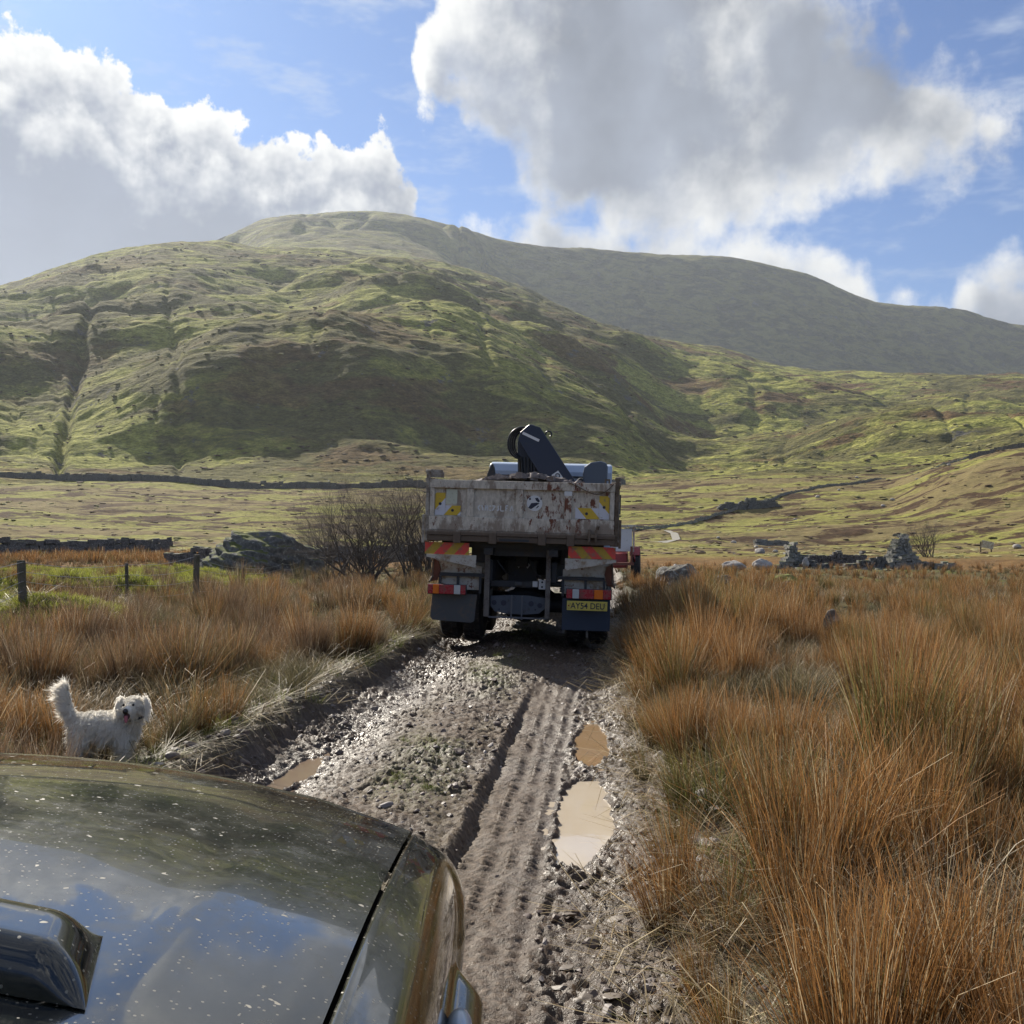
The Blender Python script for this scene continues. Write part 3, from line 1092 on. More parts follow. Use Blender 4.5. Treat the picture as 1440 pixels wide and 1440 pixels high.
# --- tipping body
b = MB()
for s in (-1, 1):
    b.box(min(s * 1.20, s * 1.25), max(s * 1.20, s * 1.25), 0.05, 5.2, 1.50, 2.25)
    for k in range(6):
        yy = 0.5 + k * 0.88
        b.box(min(s * 1.25, s * 1.31), max(s * 1.25, s * 1.31), yy, yy + 0.08, 1.52, 2.2)
    b.box(min(s * 1.19, s * 1.32), max(s * 1.19, s * 1.32), 0.05, 5.2, 2.252, 2.30)
    b.box(min(s * 1.19, s * 1.32), max(s * 1.19, s * 1.32), 0.05, 5.2, 1.44, 1.498)
b.box(-1.19, 1.19, 0.06, 5.2, 1.46, 1.52)
b.box(-1.25, 1.25, 5.202, 5.26, 1.46, 2.42)
body = b.build('tipping_body', M_BODY, T, bevel=0.006)
b = MB()
for k in range(12):
    b.box(-1.1, 1.1, 0.25 + k * 0.42, 0.31 + k * 0.42, 1.37, 1.458)
b.box(-0.72, -0.52, 0.5, 5.0, 1.16, 1.368).box(0.52, 0.72, 0.5, 5.0, 1.16, 1.368).box(-0.5, -0.38, 0.1, 5.1, 1.28, 1.372).box(0.38, 0.5, 0.1, 5.1, 1.28, 1.372)
b.build('body_floor_frame', M_DARK, body)
for s, top in ((-1, 2.40), (1, 2.36)):
    b = MB()
    b.box(min(s * 1.245, s * 1.295), max(s * 1.245, s * 1.295), -0.02, 0.045, 1.45, top)
    b.lathe([(-0.035, 0.0), (-0.035, 0.026), (0.035, 0.026), (0.035, 0)], (s * 1.27, 0.0, top - 0.02), 'X', 12)
    b.box(min(s * 1.30, s * 1.335), max(s * 1.30, s * 1.335), -0.03, 0.0, 1.42, 1.80)
    p = b.build('corner_post', M_BROWN if s > 0 else M_BODY, body, bevel=0.004)
# raised plate by one post, and stake brackets on the headboard
b = MB()
b.prism([(-1.24, 2.303), (-1.06, 2.303), (-1.06, 2.36), (-1.09, 2.41), (-1.24, 2.41)], 0.01, 0.03)
b.build('corner_plate', M_BODY, body)
for x0 in (-0.86, 1.08):
    b = MB()
    b.box(x0, x0 + 0.03, 5.16, 5.2, 2.43, 2.56).box(x0 + 0.07, x0 + 0.10, 5.16, 5.2, 2.43, 2.56)
    b.box(x0, x0 + 0.1, 5.13, 5.158, 2.56, 2.59).box(x0, x0 + 0.1, 5.13, 5.158, 2.43, 2.46)
    b.build('stake_bracket', M_BROWN, body)

# --- tailboard
b = MB()
b.box(-1.235, 1.235, 0.0, 0.045, 1.60, 2.262)                       # skin
b.box(-1.24, 1.24, -0.045, -0.002, 2.165, 2.275)                      # top rail
b.box(-1.24, 1.24, -0.05, -0.002, 1.60, 1.785)                       # lower band
for x0, x1 in ((-1.235, -1.175), (-0.735, -0.64), (-0.08, 0.02), (0.575, 0.67), (1.175, 1.235)):
    b.box(x0, x1, -0.038, -0.001, 1.787, 2.163)
b.box(-1.26, 1.26, -0.07, 0.05, 1.535, 1.597)                        # ledge
b.box(-1.26, 1.26, -0.05, 0.05, 1.455, 1.532)
for x0 in (-0.9, -0.42, 0.24, 0.62):
    b.box(x0, x0 + 0.10, -0.085, -0.052, 1.43, 1.60)
tb = b.build('tailboard', M_TAIL, T, bevel=0.005)
b = MB()
b.box(0.90, 0.93, -0.12, -0.052, 1.50, 1.66).box(0.99, 1.02, -0.12, -0.052, 1.50, 1.66).box(0.925, 0.995, -0.11, -0.08, 1.55, 1.60)
b.tube([(1.02, -0.1, 1.66), (1.03, -0.12, 1.71)], 0.022, 8)
b.build('latch', M_BROWN, tb, bevel=0.003)
b = MB()
b.box(-0.28, 0.12, -0.09, -0.072, 1.47, 1.50)
b.build('grab_slot', M_DARK, tb)
pts = []
for i in range(22):
    t = i / 21
    pts.append((0.62 + 0.60 * t, -0.055 - 0.003 * (i % 2), 2.27 - 0.17 * math.sin(math.pi * t ** 1.3) * (0.55 + 0.45 * t)))
MB().tube(pts, 0.007, 6).build('chain', M_BROWN, tb)


def sticker(name, x0, x1, z0, z1, m, y=-0.006):
    return MB().box(x0, x1, y, y + 0.004, z0, z1).build(name, m, tb)


sticker('reflective_marker', -1.168, -1.03, 1.80, 2.10, M_YW_L)
sticker('reflective_marker', -1.026, -0.82, 1.80, 1.93, M_YW_L)
sticker('reflective_marker', 1.035, 1.17, 1.80, 2.11, M_YW_R)
sticker('reflective_marker', 0.72, 1.031, 1.80, 1.945, M_YW_R)
sticker('paper_label', -1.02, -0.87, 1.95, 2.15, M_PALE)
for (x, z) in ((-1.10, 1.95), (-0.93, 1.865), (0.87, 1.87), (1.10, 1.96)):
    MB().lathe([(-0.009, 0.0), (-0.009, 0.02), (-0.0065, 0.02), (-0.0065, 0.0)], (x, 0, z), 'Y', 14).build('roundel', M_INK, tb)
MB().box(0.57, 0.675, -0.042, -0.039, 2.10, 2.16).build('paint_patch', M_STK, tb)
em = MB().lathe([(-0.008, 0.0), (-0.008, 0.105), (-0.003, 0.105), (-0.003, 0.0)], (0.175, 0, 1.99), 'Y', 32).build('round_emblem', M_STK, tb)
b = MB()
for poly in ([(0.09, 1.925), (0.13, 1.91), (0.24, 1.99), (0.20, 2.0), (0.13, 1.99)], [(0.18, 2.06), (0.215, 2.065), (0.245, 2.02), (0.225, 2.0), (0.19, 2.03)],
             [(0.10, 2.03), (0.125, 2.035), (0.12, 2.065), (0.10, 2.06)], [(0.25, 2.04), (0.268, 2.04), (0.266, 2.06), (0.252, 2.06)],
             [(0.19, 1.92), (0.215, 1.93), (0.235, 1.955), (0.222, 1.96)]):
    b.prism(poly, -0.0105, -0.0085)
b.build('emblem_mark', M_INK, em)
# worn, half-lost lettering across the second panel
strokes = [[(0, 0), (-.5, .5), (0, 1)], [(.5, 1), (.8, 0), (1.1, 1)], [(1.4, 0), (1.4, 1), (1.7, .4), (2.0, 1), (2.0, 0)], [(2.9, .9), (2.4, .8), (2.4, .1), (2.9, 0)],
           [(3.2, .9), (3.8, .9), (3.5, .4), (3.2, 0)], [(4.9, .9), (4.5, .8), (4.9, .3), (4.4, 0)], [(5.3, 1), (5.3, 0), (6.1, 0)], [(6.6, 0), (6.6, 1), (7.2, 1)],
           [(6.6, .5), (7.0, .5)], [(7.7, 0), (8.1, 1), (8.5, 0)], [(7.85, .35), (8.35, .35)]]
b = MB()
rnd = random.Random(5)
for s in strokes:
    for (a0, c0), (a1, c1) in zip(s, s[1:]):
        if rnd.random() < 0.12:
            continue
        b.bar((-0.56 + a0 * 0.053, -0.0035, 1.875 + c0 * 0.072), (-0.56 + a1 * 0.053, -0.0035, 1.875 + c1 * 0.072), 0.017 * rnd.uniform(.7, 1.2), 0.002, up=(0, 1, 0))
b.build('worn_lettering', M_STK, tb)

# --- rear hatched boards, guards, lamps, flaps, plate
for s in (-1, 1):
    def sx(a, c):
        return (min(s * a, s * c), max(s * a, s * c))
    x0, x1 = sx(0.64, 1.27) if s > 0 else sx(0.70, 1.30)
    hb = MB().box(x0, x1, 0.06, 0.075, 1.27, 1.43).build('hatched_board', M_HAT_L if s < 0 else M_HAT_R, T)
    inner, outer = s * 0.60, s * 1.28
    MB().prism([(outer, 1.267), (inner, 1.267), (inner, 1.10), (outer, 1.23)], 0.07, 0.10).build('board_bracket', M_WHITE, T, bevel=0.003)
    g = MB()
    g.prism([(s * 1.23, 1.215), (s * 0.56, 1.105), (s * 0.56, 1.02), (s * 1.23, 1.02)], 0.42, 0.45)
    g.box(*sx(0.56, 1.16), 0.42, 0.45, 0.78, 1.018)
    # curved wing over each rear wheel
    for yc in (1.28, 2.62):
        for k in range(10):
            a0, a1 = math.pi * (0.04 + 0.92 * k / 10), math.pi * (0.04 + 0.92 * (k + 1) / 10)
            r = 0.60
            g.bar((s * 0.9, yc + r * math.cos(a0), 0.54 + r * math.sin(a0)), (s * 0.9, yc + r * math.cos(a1), 0.54 + r * math.sin(a1)), 0.68, 0.012, up=(0, 0.3, 1))
    g.build('mudguard', M_WHITE, T)
    f = MB()
    f.box(*sx(0.50, 1.13), 0.33, 0.38, 0.965, 1.012)
    for a in (0.55, 0.86, 1.11):
        f.box(*sx(a, a + 0.035), 0.335, 0.375, 0.74, 0.963)
    f.build('lamp_frame', M_DARK, T)
    MB().tube([(s * 1.23, 0.40, 1.20), (s * 1.24, 0.40, 0.96), (s * 1.27, 0.3, 0.88)], 0.016, 6).build('stay', M_BROWN, T)
    MB().prism([(s * 1.24, 1.20), (s * 1.16, 1.16), (s * 1.13, 1.05), (s * 1.17, 0.9), (s * 1.27, 0.88)], 0.39, 0.415).build('rusty_plate', mat('rust' + str(s), lambda nt, bb: nt.put(bb.inputs['Base Color'], nt.mix(nt.noise(15, 5, .7, nt.obj()), (.09, .03, .02), (.2, .08, .05))), Roughness=.9), T)
    # lamp cluster
    segs = ([(1.255, 1.19, M_LAMP_R), (1.188, 1.105, M_LAMP_O), (1.103, 0.90, M_LAMP_R), (0.898, 0.81, M_LAMP_W), (0.808, 0.74, M_LAMP_R)] if s < 0 else
            [(1.225, 1.12, M_LAMP_R), (1.118, 1.0, M_LAMP_O), (0.998, 0.80, M_LAMP_R), (0.798, 0.71, M_LAMP_W), (0.708, 0.63, M_LAMP_R)])
    lc = MB().box(*sx(segs[0][0] + 0.01, segs[-1][1] - 0.01), 0.16, 0.20, 0.72, 0.86).build('lamp_cluster', M_DARK, T, bevel=0.004)
    for a, c, m in segs:
        MB().box(*sx(a, c), 0.125, 0.158, 0.73, 0.855).build('lens', m, lc, bevel=0.006)
    fl = MB()
    if s < 0:
        fl.prism([(-1.22, 0.725), (-0.60, 0.725), (-0.63, 0.36), (-0.68, 0.335), (-1.21, 0.36), (-1.24, 0.40)], 0.30, 0.312)
    else:
        fl.box(0.57, 1.22, 0.30, 0.312, 0.29, 0.72)
    fl.build('mudflap', M_FLAP if s < 0 else M_FLAP2, T)
pl = MB().box(0.64, 1.18, 0.10, 0.112, 0.575, 0.70).build('number_plate', M_PLATE, T, bevel=0.003)
text_mesh('plate_characters', 'AY54 DEU', 0.455, 0.082, rear_face(0.915, 0.0985, 0.6375), M_INK, pl)
MB().box(0.655, 0.675, 0.0975, 0.0995, 0.628, 0.642).build('plate_screw', M_LAMP_R, pl)

# --- chassis seen between the wheels
b = MB()
for s in (-1, 1):
    b.box(min(s * .40, s * .48), max(s * .40, s * .48), 0.35, 8.2, 0.92, 1.20)
b.box(-0.40, 0.40, 0.36, 0.42, 1.26, 1.42)
b.box(-0.44, 0.36, 0.5, 0.56, 0.83, 0.92)
b.box(-0.26, 0.15, 1.15, 1.5, 0.86, 1.19).box(-0.14, 0.03, 1.0, 1.2, 1.1, 1.28)
b.lathe([(-1.1, 0.09), (-0.35, 0.10), (-0.24, 0.2), (-0.02, 0.26), (0.2, 0.2), (0.35, 0.10), (1.1, 0.09)], (0, 1.28, 0.54), 'X', 20)
b.lathe([(-1.1, 0.09), (-0.35, 0.10), (-0.24, 0.2), (0.0, 0.26), (0.2, 0.2), (0.35, 0.10), (1.1, 0.09)], (0, 2.62, 0.54), 'X', 20)
b.lathe([(-1.0, 0.06), (1.0, 0.06)], (0, 7.0, 0.54), 'X', 12)
for k in range(6):
    b.box(-0.395, 0.395, 1.9 + k * 1.0, 2.0 + k * 1.0, 0.95, 1.15)
b.box(-0.9, -0.5, 3.6, 4.8, 0.6, 1.15).box(0.5, 0.95, 3.5, 4.6, 0.6, 1.1)
for s in (-1, 1):
    for k in range(5):
        b.box(min(s * .50, s * .58), max(s * .50, s * .58), 1.0 - 0.1 * k + .3, 2.9 + 0.1 * k - .3, 0.88 - 0.03 * k, 0.905 - 0.03 * k)
ch = b.build('chassis', M_DARK, T, bevel=0.01)
M_TAUPE = worn('taupe_steel', (0.14, 0.125, 0.115), .7, (0.07, 0.055, 0.045), .4, sc=8)
for (xa, xb) in ((-0.505, -0.43), (0.335, 0.40)):
    MB().box(xa, xb, 0.28, 0.34, 0.43, 1.43).build('frame_upright', M_TAUPE, T, bevel=0.006)
b = MB()
b.prism([(-0.42, 0.71), (-0.12, 0.73), (0.10, 0.73), (0.33, 0.70), (0.33, 0.56), (0.25, 0.49), (0.08, 0.47), (-0.2, 0.47), (-0.36, 0.50), (-0.42, 0.57)], 0.38, 0.40)
tp = b.build('tow_plate', worn('blue_grey_steel', (0.075, 0.09, 0.115), .6, (.06, .05, .045), .3, sc=8), T)
for (x, z, r) in ((-0.37, 0.62, .035), (-0.24, 0.62, .04), (0.14, 0.62, .038), (0.26, 0.60, .035), (0.2, 0.54, .012), (-0.3, 0.53, .012)):
    MB().lathe([(-0.006, 0.0), (-0.006, r), (-0.001, r), (-0.001, 0)], (x, 0.38, z), 'Y', 16).build('bolt_hole', M_INK, tp)
b = MB()
for x in (-0.126, 0.017):
    b.box(x - 0.009, x + 0.009, 0.31, 0.33, 0.40, 0.73)
b.box(-0.44, 0.36, 0.31, 0.335, 0.415, 0.437)
b.build('tow_bracket', worn('grey_steel_bar', (0.12, 0.125, 0.14), .6, (.07, .06, .05), .3, sc=8), T)
sk = MB().box(0.145, 0.215, 0.46, 0.49, 0.845, 0.925).build('socket', M_STK, T, bevel=0.006)
sk = MB().box(0.23, 0.325, 0.46, 0.49, 0.815, 0.95).build('socket', M_STK, T, bevel=0.006)
for z in (0.85, 0.915):
    MB().lathe([(-0.004, 0.0), (-0.004, 0.014), (-0.0005, 0.014), (-0.0005, 0)], (0.278, 0.46, z), 'Y', 12).build('socket_hole', M_INK, sk)
MB().box(-0.10, 0.0, 0.46, 0.49, 0.86, 0.91).build('junction_box', M_FLAP, T, bevel=0.005)
for x in (-0.11, 0.02):
    MB().prism([(x - .035, 1.12), (x, 1.165), (x + .035, 1.12), (x, 1.07)], 1.12, 1.148).build('air_valve', M_STK, T)
for i, (xa, za, xb, zb) in enumerate(((-0.56, 0.9, -0.72, 0.78), (-0.35, 1.2, -0.1, 1.0), (0.1, 1.22, 0.3, 0.95))):
    pts = [(xa + (xb - xa) * t, 0.45, za + (zb - za) * t - 0.06 * math.sin(math.pi * t)) for t in np.linspace(0, 1, 9)]
    MB().tube(pts, 0.011, 6).build('air_hose', M_HOSE, T)


def wheel(name, parent, x, y, z, r=0.52, w=0.28, hub=0.28, rimdir=1, tread=36):
    b = MB()
    h = w / 2
    b.lathe([(-h * .8, hub), (-h, hub + .05), (-h, r * .9), (-h * .82, r - .012), (h * .82, r - .012), (h, r * .9), (h, hub + .05), (h * .8, hub)], (x, y, z), 'X', 48)
    for k in range(tread):
        a = 2 * math.pi * k / tread
        for q in (-1, 0, 1):
            a2 = a + (0.5 if q else 0) * 2 * math.pi / tread
            M = Matrix.Translation((x, y, z)) @ Matrix.Rotation(a2, 4, 'X')
            b.box(q * h * .55 - h * .22, q * h * .55 + h * .22, -r * math.pi / tread * .6, r * math.pi / tread * .6, r - .02, r + .006, M)
    t = b.build(name, M_RUB, parent, smooth=True)
    MB().lathe([(-h * .6, hub + .01), (-h * .6, hub * .6), (-h * .1 * rimdir, hub * .55), (-h * .1 * rimdir, hub * .2), (h * .3 * rimdir, hub * .18), (h * .3 * rimdir, 0.0)], (x, y, z), 'X', 28).build('rim', M_BROWN, t, smooth=True)
    return t


for s in (-1, 1):
    for yc in (1.28, 2.62):
        wheel('wheel', T, s * 1.06, yc, 0.535)
        wheel('wheel', T, s * 0.74, yc, 0.535)
    wheel('wheel', T, s * 1.05, 7.0, 0.535)

# --- cab
b = MB()
sec = [(6.55, 1.05), (6.55, 2.78), (6.65, 2.93), (6.9, 2.97), (8.0, 2.95), (8.28, 2.80), (8.55, 1.9), (8.62, 1.0), (8.6, 0.72), (7.6, 0.72), (7.55, 1.05)]
b.prism(sec, -1.22, 1.22, 'X')
cab = b.build('cab', M_CAB, T, bevel=0.05, seg=3)
MB().box(-1.0, 1.0, 6.535, 6.547, 1.75, 2.5).build('rear_window', M_GLASS, cab)
MB().box(-1.1, 1.1, 6.53, 6.546, 2.66, 2.70).build('seam_line', M_DARK, cab)
Mw = Matrix.Translation((0, 8.44, 2.34)) @ Matrix.Rotation(R(16.5), 4, 'X')
MB().box(-1.08, 1.08, -0.01, 0.035, -0.40, 0.40, Mw).build('windscreen', M_GLASS, cab)
for s in (-1, 1):
    MB().box(min(s * 1.223, s * 1.235), max(s * 1.223, s * 1.235), 7.1, 8.2, 1.85, 2.6).build('side_window', M_GLASS, cab)
    dr = MB().box(min(s * 1.221, s * 1.232), max(s * 1.221, s * 1.232), 7.05, 8.25, 0.95, 1.83).build('door', M_CAB, cab)
    MB().box(min(s * 1.234, s * 1.25), max(s * 1.234, s * 1.25), 7.15, 7.3, 1.6, 1.64).build('handle', M_DARK, dr)
    mr = MB().tube([(s * 1.2, 8.3, 2.5), (s * 1.36, 8.42, 2.5), (s * 1.36, 8.42, 1.9), (s * 1.2, 8.35, 1.9)], 0.012, 6)
    mr.box(min(s * 1.30, s * 1.43), max(s * 1.30, s * 1.43), 8.43, 8.47, 2.0, 2.42)
    mr.build('wing_mirror', M_DARK, cab)
    MB().lathe([(0, 0.11), (0.04, 0.10), (0.06, 0.0)], (s * 0.9, 8.62, 0.95), 'Y', 20).build('headlight', M_LAMP_W, cab)
MB().box(-1.2, 1.2, 8.6, 8.75, 0.55, 0.85).build('bumper', M_DARK, cab, bevel=0.02)
MB().box(-0.8, 0.8, 8.6, 8.63, 1.2, 1.6).build('grille', M_DARK, cab)
# tall dark intake and rounded tank behind the cab
b = MB()
b.prism([(-1.20, 2.42), (-1.18, 2.66), (-1.12, 2.84), (-1.08, 2.88), (-1.05, 2.80), (-1.02, 2.62), (-1.02, 2.42)], 5.9, 6.1)
b.build('air_intake', M_DARK, T, bevel=0.015)
b = MB()
b.prism([(0.70, 2.30), (0.66, 2.70), (0.69, 2.84), (0.80, 2.93), (1.0, 2.96), (1.10, 2.93), (1.13, 2.86), (1.13, 2.52), (1.05, 2.30)], 5.75, 6.15)
tk = b.build('oil_tank', worn('slate_tank', (0.075, 0.10, 0.14), .4, (.07, .06, .05), .15, sc=5), T, bevel=0.03, seg=3)
MB().lathe([(-0.1, 0.07), (0.0, 0.08), (0.1, 0.07)], (0.63, 5.9, 2.56), 'Y', 16).build('tank_cap', M_DARK, tk)

# --- loader crane between body and cab
b = MB()
b.box(-1.15, 1.15, 5.75, 6.15, 1.0, 1.3)
b.box(-0.56, -0.10, 5.8, 6.15, 1.3, 2.35)
b.prism([(-0.57, 2.35), (-0.60, 3.30), (-0.54, 3.50), (-0.30, 3.53), (-0.10, 3.35), (-0.10, 2.35)], 5.82, 6.12)
cr = b.build('loader_crane', M_NAVY, T, bevel=0.02)
A0, A1 = Vector((-0.46, 5.66, 3.53)), Vector((0.50, 5.66, 2.22))
d = (A1 - A0).normalized()
px_ = Vector((d.z, 0, -d.x))   # across the boom, in its plane
if px_.x < 0:
    px_ = -px_
b = MB()
c = [A0 - px_ * 0.10 + d * 0.02, A0 + px_ * 0.13 - d * 0.0, A0 + px_ * 0.26 + d * 0.16, A1 + px_ * 0.22, A1 - px_ * 0.24, A0 - px_ * 0.24 + d * 0.55, A0 - px_ * 0.22 + d * 0.12]
b.prism([(q.x, q.z) for q in c], 5.52, 5.80)
boom = b.build('crane_boom', M_NAVY, cr, bevel=0.012)
bs = MB()
s0, s1 = A0 + d * 0.06 + px_ * -0.07, A0 + d * 0.36 + px_ * 0.10
bs.bar((s0.x, 5.515, s0.z), (s1.x, 5.515, s1.z), 0.05, 0.004, up=(0, 1, 0))
bs.build('crane_sticker', M_STK, cr)
ang = math.atan2(-d.z, d.x)
q = A0 + d * 1.10 + px_ * 0.0
Mx = rear_face(q.x, 5.514, q.z, -ang)
dec = MB()
vs = [Mx @ Vector(v) for v in ((-.075, -.075, 0), (.075, -.075, 0), (.075, .075, 0), (-.075, .075, 0))]
dec.add([tuple(v) for v in vs] + [tuple(v + Vector((0, -.003, 0))) for v in vs], [(0, 1, 2, 3), (7, 6, 5, 4), (0, 4, 5, 1), (1, 5, 6, 2), (2, 6, 7, 3), (3, 7, 4, 0)])
dd = dec.build('crane_emblem', M_STK, cr)
pts = [Mx @ Vector((0.04 * math.cos(t) , 0.04 * math.sin(t) + 0.01, 0.004)) for t in np.linspace(-1.0, 3.6, 12)] + [Mx @ Vector((0.0, -.02, .004)), Mx @ Vector((0.03, -.055, .004))]
MB().tube(pts, 0.011, 6).build('emblem_figure', M_INK, cr)
q = A0 + d * 1.42
text_mesh('crane_lettering', 'HIAB', 0.42, 0.14, rear_face(q.x, 5.513, q.z, -ang), M_STK, cr)
b = MB()
for k in range(4):
    o_ = k * 0.035
    pts = []
    for t in np.linspace(0, 1, 18):
        a = math.pi * (0.38 + 1.05 * t)
        pts.append((-0.50 + (0.27 - o_) * math.cos(a) * 1.0, 5.70 + 0.05 * k, 3.26 + (0.30 - o_ * .6) * math.sin(a)))
    pts += [(-0.53 + o_ * .6, 5.75 + .05 * k, 2.86), (-0.50 + o_, 5.8, 2.4)]
    b.tube(pts, 0.021, 8)
b.tube([(-0.34 + 0.11 * math.cos(a), 5.68, 3.50 + 0.10 * math.sin(a)) for a in np.linspace(0, math.pi, 12)], 0.018, 8)
b.tube([(0.0 + 0.055 * math.cos(a), 5.66, 3.44 + 0.055 * math.sin(a)) for a in np.linspace(-1.2, math.pi * 1.1, 14)], 0.016, 8)
for k in range(6):
    b.tube([(-0.50 + 0.065 * k, 5.74, 3.0), (-0.485 + 0.062 * k, 5.68, 2.7), (-0.47 + 0.055 * k, 5.70, 2.3)], 0.017, 6)
b.build('hydraulic_hoses', M_HOSE, cr, smooth=True)
b = MB()
b.tube([(-0.18, 5.6, 2.96), (0.06, 5.6, 2.64), (0.20, 5.6, 2.42)], 0.022, 10)
b.tube([(-0.13, 5.62, 2.98), (0.10, 5.62, 2.66), (0.25, 5.62, 2.42)], 0.014, 10)
b.build('hydraulic_ram', M_CHROME, cr, smooth=True)

# --- rubble in the body (rests in it: its own thing)
rng = np.random.default_rng(3)
b = MB()
gx, gy = np.meshgrid(np.linspace(-1.18, 1.18, 30), np.linspace(0.07, 5.1, 50), indexing='ij')
zz = 2.17 + 0.17 * np.exp(-((gx - 0.05) / .75) ** 2) + 0.05 * fbm(gx * 4, gy * 4, 3, 4)
I = np.arange(gx.size).reshape(gx.shape)
b.add([tuple(v) for v in np.stack([gx, gy, zz], -1).reshape(-1, 3)], [tuple(f) for f in np.stack([I[:-1, :-1], I[1:, :-1], I[1:, 1:], I[:-1, 1:]], -1).reshape(-1, 4)])


def stone(mb, c, s, rg, flat=0.7):
    """irregular broken stone"""
    pts = []
    for dx in (-1, 1):
        for dy in (-1, 1):
            for dz_ in (-1, 1):
                v = np.array([dx, dy, dz_ * flat]) * (0.5 + rg.uniform(-.17, .12, 3))
                pts.append(v)
    a, e = rg.uniform(0, 6.28), rg.uniform(-.4, .4)
    Rm = np.array(Euler((e, rg.uniform(-.4, .4), a)).to_matrix())
    pts = [tuple(np.array(c) + Rm @ (p_ * np.array(s))) for p_ in pts]
    mb.add(pts, [(0, 1, 3, 2), (4, 6, 7, 5), (0, 4, 5, 1), (2, 3, 7, 6), (0, 2, 6, 4), (1, 5, 7, 3)])


for k in range(420):
    x = float(np.clip(rng.normal(0.08, .5), -1.1, 1.1))
    y = rng.uniform(0.12, 1.6) if k < 260 else rng.uniform(1.6, 5)
    z = 2.17 + 0.17 * math.exp(-((x - .05) / .75) ** 2)
    s = rng.uniform(.05, .15)
    stone(b, (x, y, z + .01), (s, s * rng.uniform(.7, 1.2), s), rng)
M_RUBBLE = mat('rubble_stone', lambda nt, bb: nt.put(bb.inputs['Base Color'], nt.ramp(nt.noise(9, 5, .7, nt.obj()), [(.3, (.10, .085, .08)), (.55, (.22, .19, .18)), (.75, (.36, .33, .31))])), Roughness=.9)
rb = b.build('rubble_load', M_RUBBLE)
rb.matrix_world = Matrix.Translation(T.location) @ T.rotation_euler.to_matrix().to_4x4()
tag(rb, kind='stuff')

# ------------------------------------------------------------------ small red tractor farther up the track
tx, ty = 3.20, 31.0
K_ = empty('tractor', (tx, ty, gz(tx, ty)), (0, 0, R(-8)), "small red tractor with a pale cab half hidden beyond the truck", "tractor")
M_RED = worn('faded_red_paint', (0.36, 0.06, 0.07), .5, (.16, .09, .07), .35, sc=5)
b = MB().box(-0.25, 0.25, 0.1, 2.0, 0.55, 1.05).box(-0.3, 0.3, -0.4, 0.3, 0.45, 0.9)
b.build('body', M_RED, K_, bevel=0.04)
fr_ = MB()
for s in (-1, 1):
    for yy in (-0.5, 0.45):
        fr_.box(min(s * .46, s * .50), max(s * .46, s * .50), yy, yy + 0.05, 0.8, 1.66)
fr_.box(-0.55, 0.55, -0.55, 0.6, 1.66, 1.74)
fr_.build('cab_frame', M_WHITE, K_, bevel=0.01)
MB().box(-0.44, 0.44, -0.49, -0.48, 0.95, 1.62).build('rear_window', M_STK, K_)
for s in (-1, 1):
    g = MB()
    for k in range(8):
        a0, a1 = math.pi * (.1 + .8 * k / 8), math.pi * (.1 + .8 * (k + 1) / 8)
        g.bar((s * .52, -.1 + .58 * math.cos(a0), .5 + .58 * math.sin(a0)), (s * .52, -.1 + .58 * math.cos(a1), .5 + .58 * math.sin(a1)), 0.3, 0.03, up=(0, .3, 1))
    g.build('mudguard', M_RED, K_)
    w = MB().lathe([(-.12, .25), (-.13, .45), (-.1, .5), (.1, .5), (.13, .45), (.12, .25)], (s * .55, -.1, .5), 'X', 28).build('wheel', M_RUB, K_, smooth=True)
    MB().lathe([(-.05, .26), (.0, .1), (0, 0)], (s * .6, -.1, .5), 'X', 20).build('rim', M_WHITE, w)
    MB().lathe([(-.09, .15), (-.1, .28), (.1, .28), (.09, .15)], (s * .45, 1.75, .29), 'X', 24).build('wheel', M_RUB, K_, smooth=True)
MB().box(-0.5, 0.5, -0.85, -0.6, 0.55, 0.63).box(0.40, 0.46, -0.84, -0.6, 0.63, 1.1).box(-0.46, -0.40, -0.84, -0.6, 0.63, 1.1).build('rear_linkage', worn('rusty_link', (.2, .07, .05), .7, (.1, .06, .04), .4, sc=7), K_)
MB().tube([(-.2, 1.2, 1.05), (-.2, 1.2, 1.6)], .03, 8).build('exhaust', M_DARK, K_)
# ------------------------------------------------------------------ the muddy dark car whose bonnet fills the near corner
CAR_X = -1.015
CARN = empty('parked_car', (CAR_X, 1.45, 0.0), (0, R(5.6), 0), "dark green muddy off-road car with speckled glossy bonnet beside the track", "car")


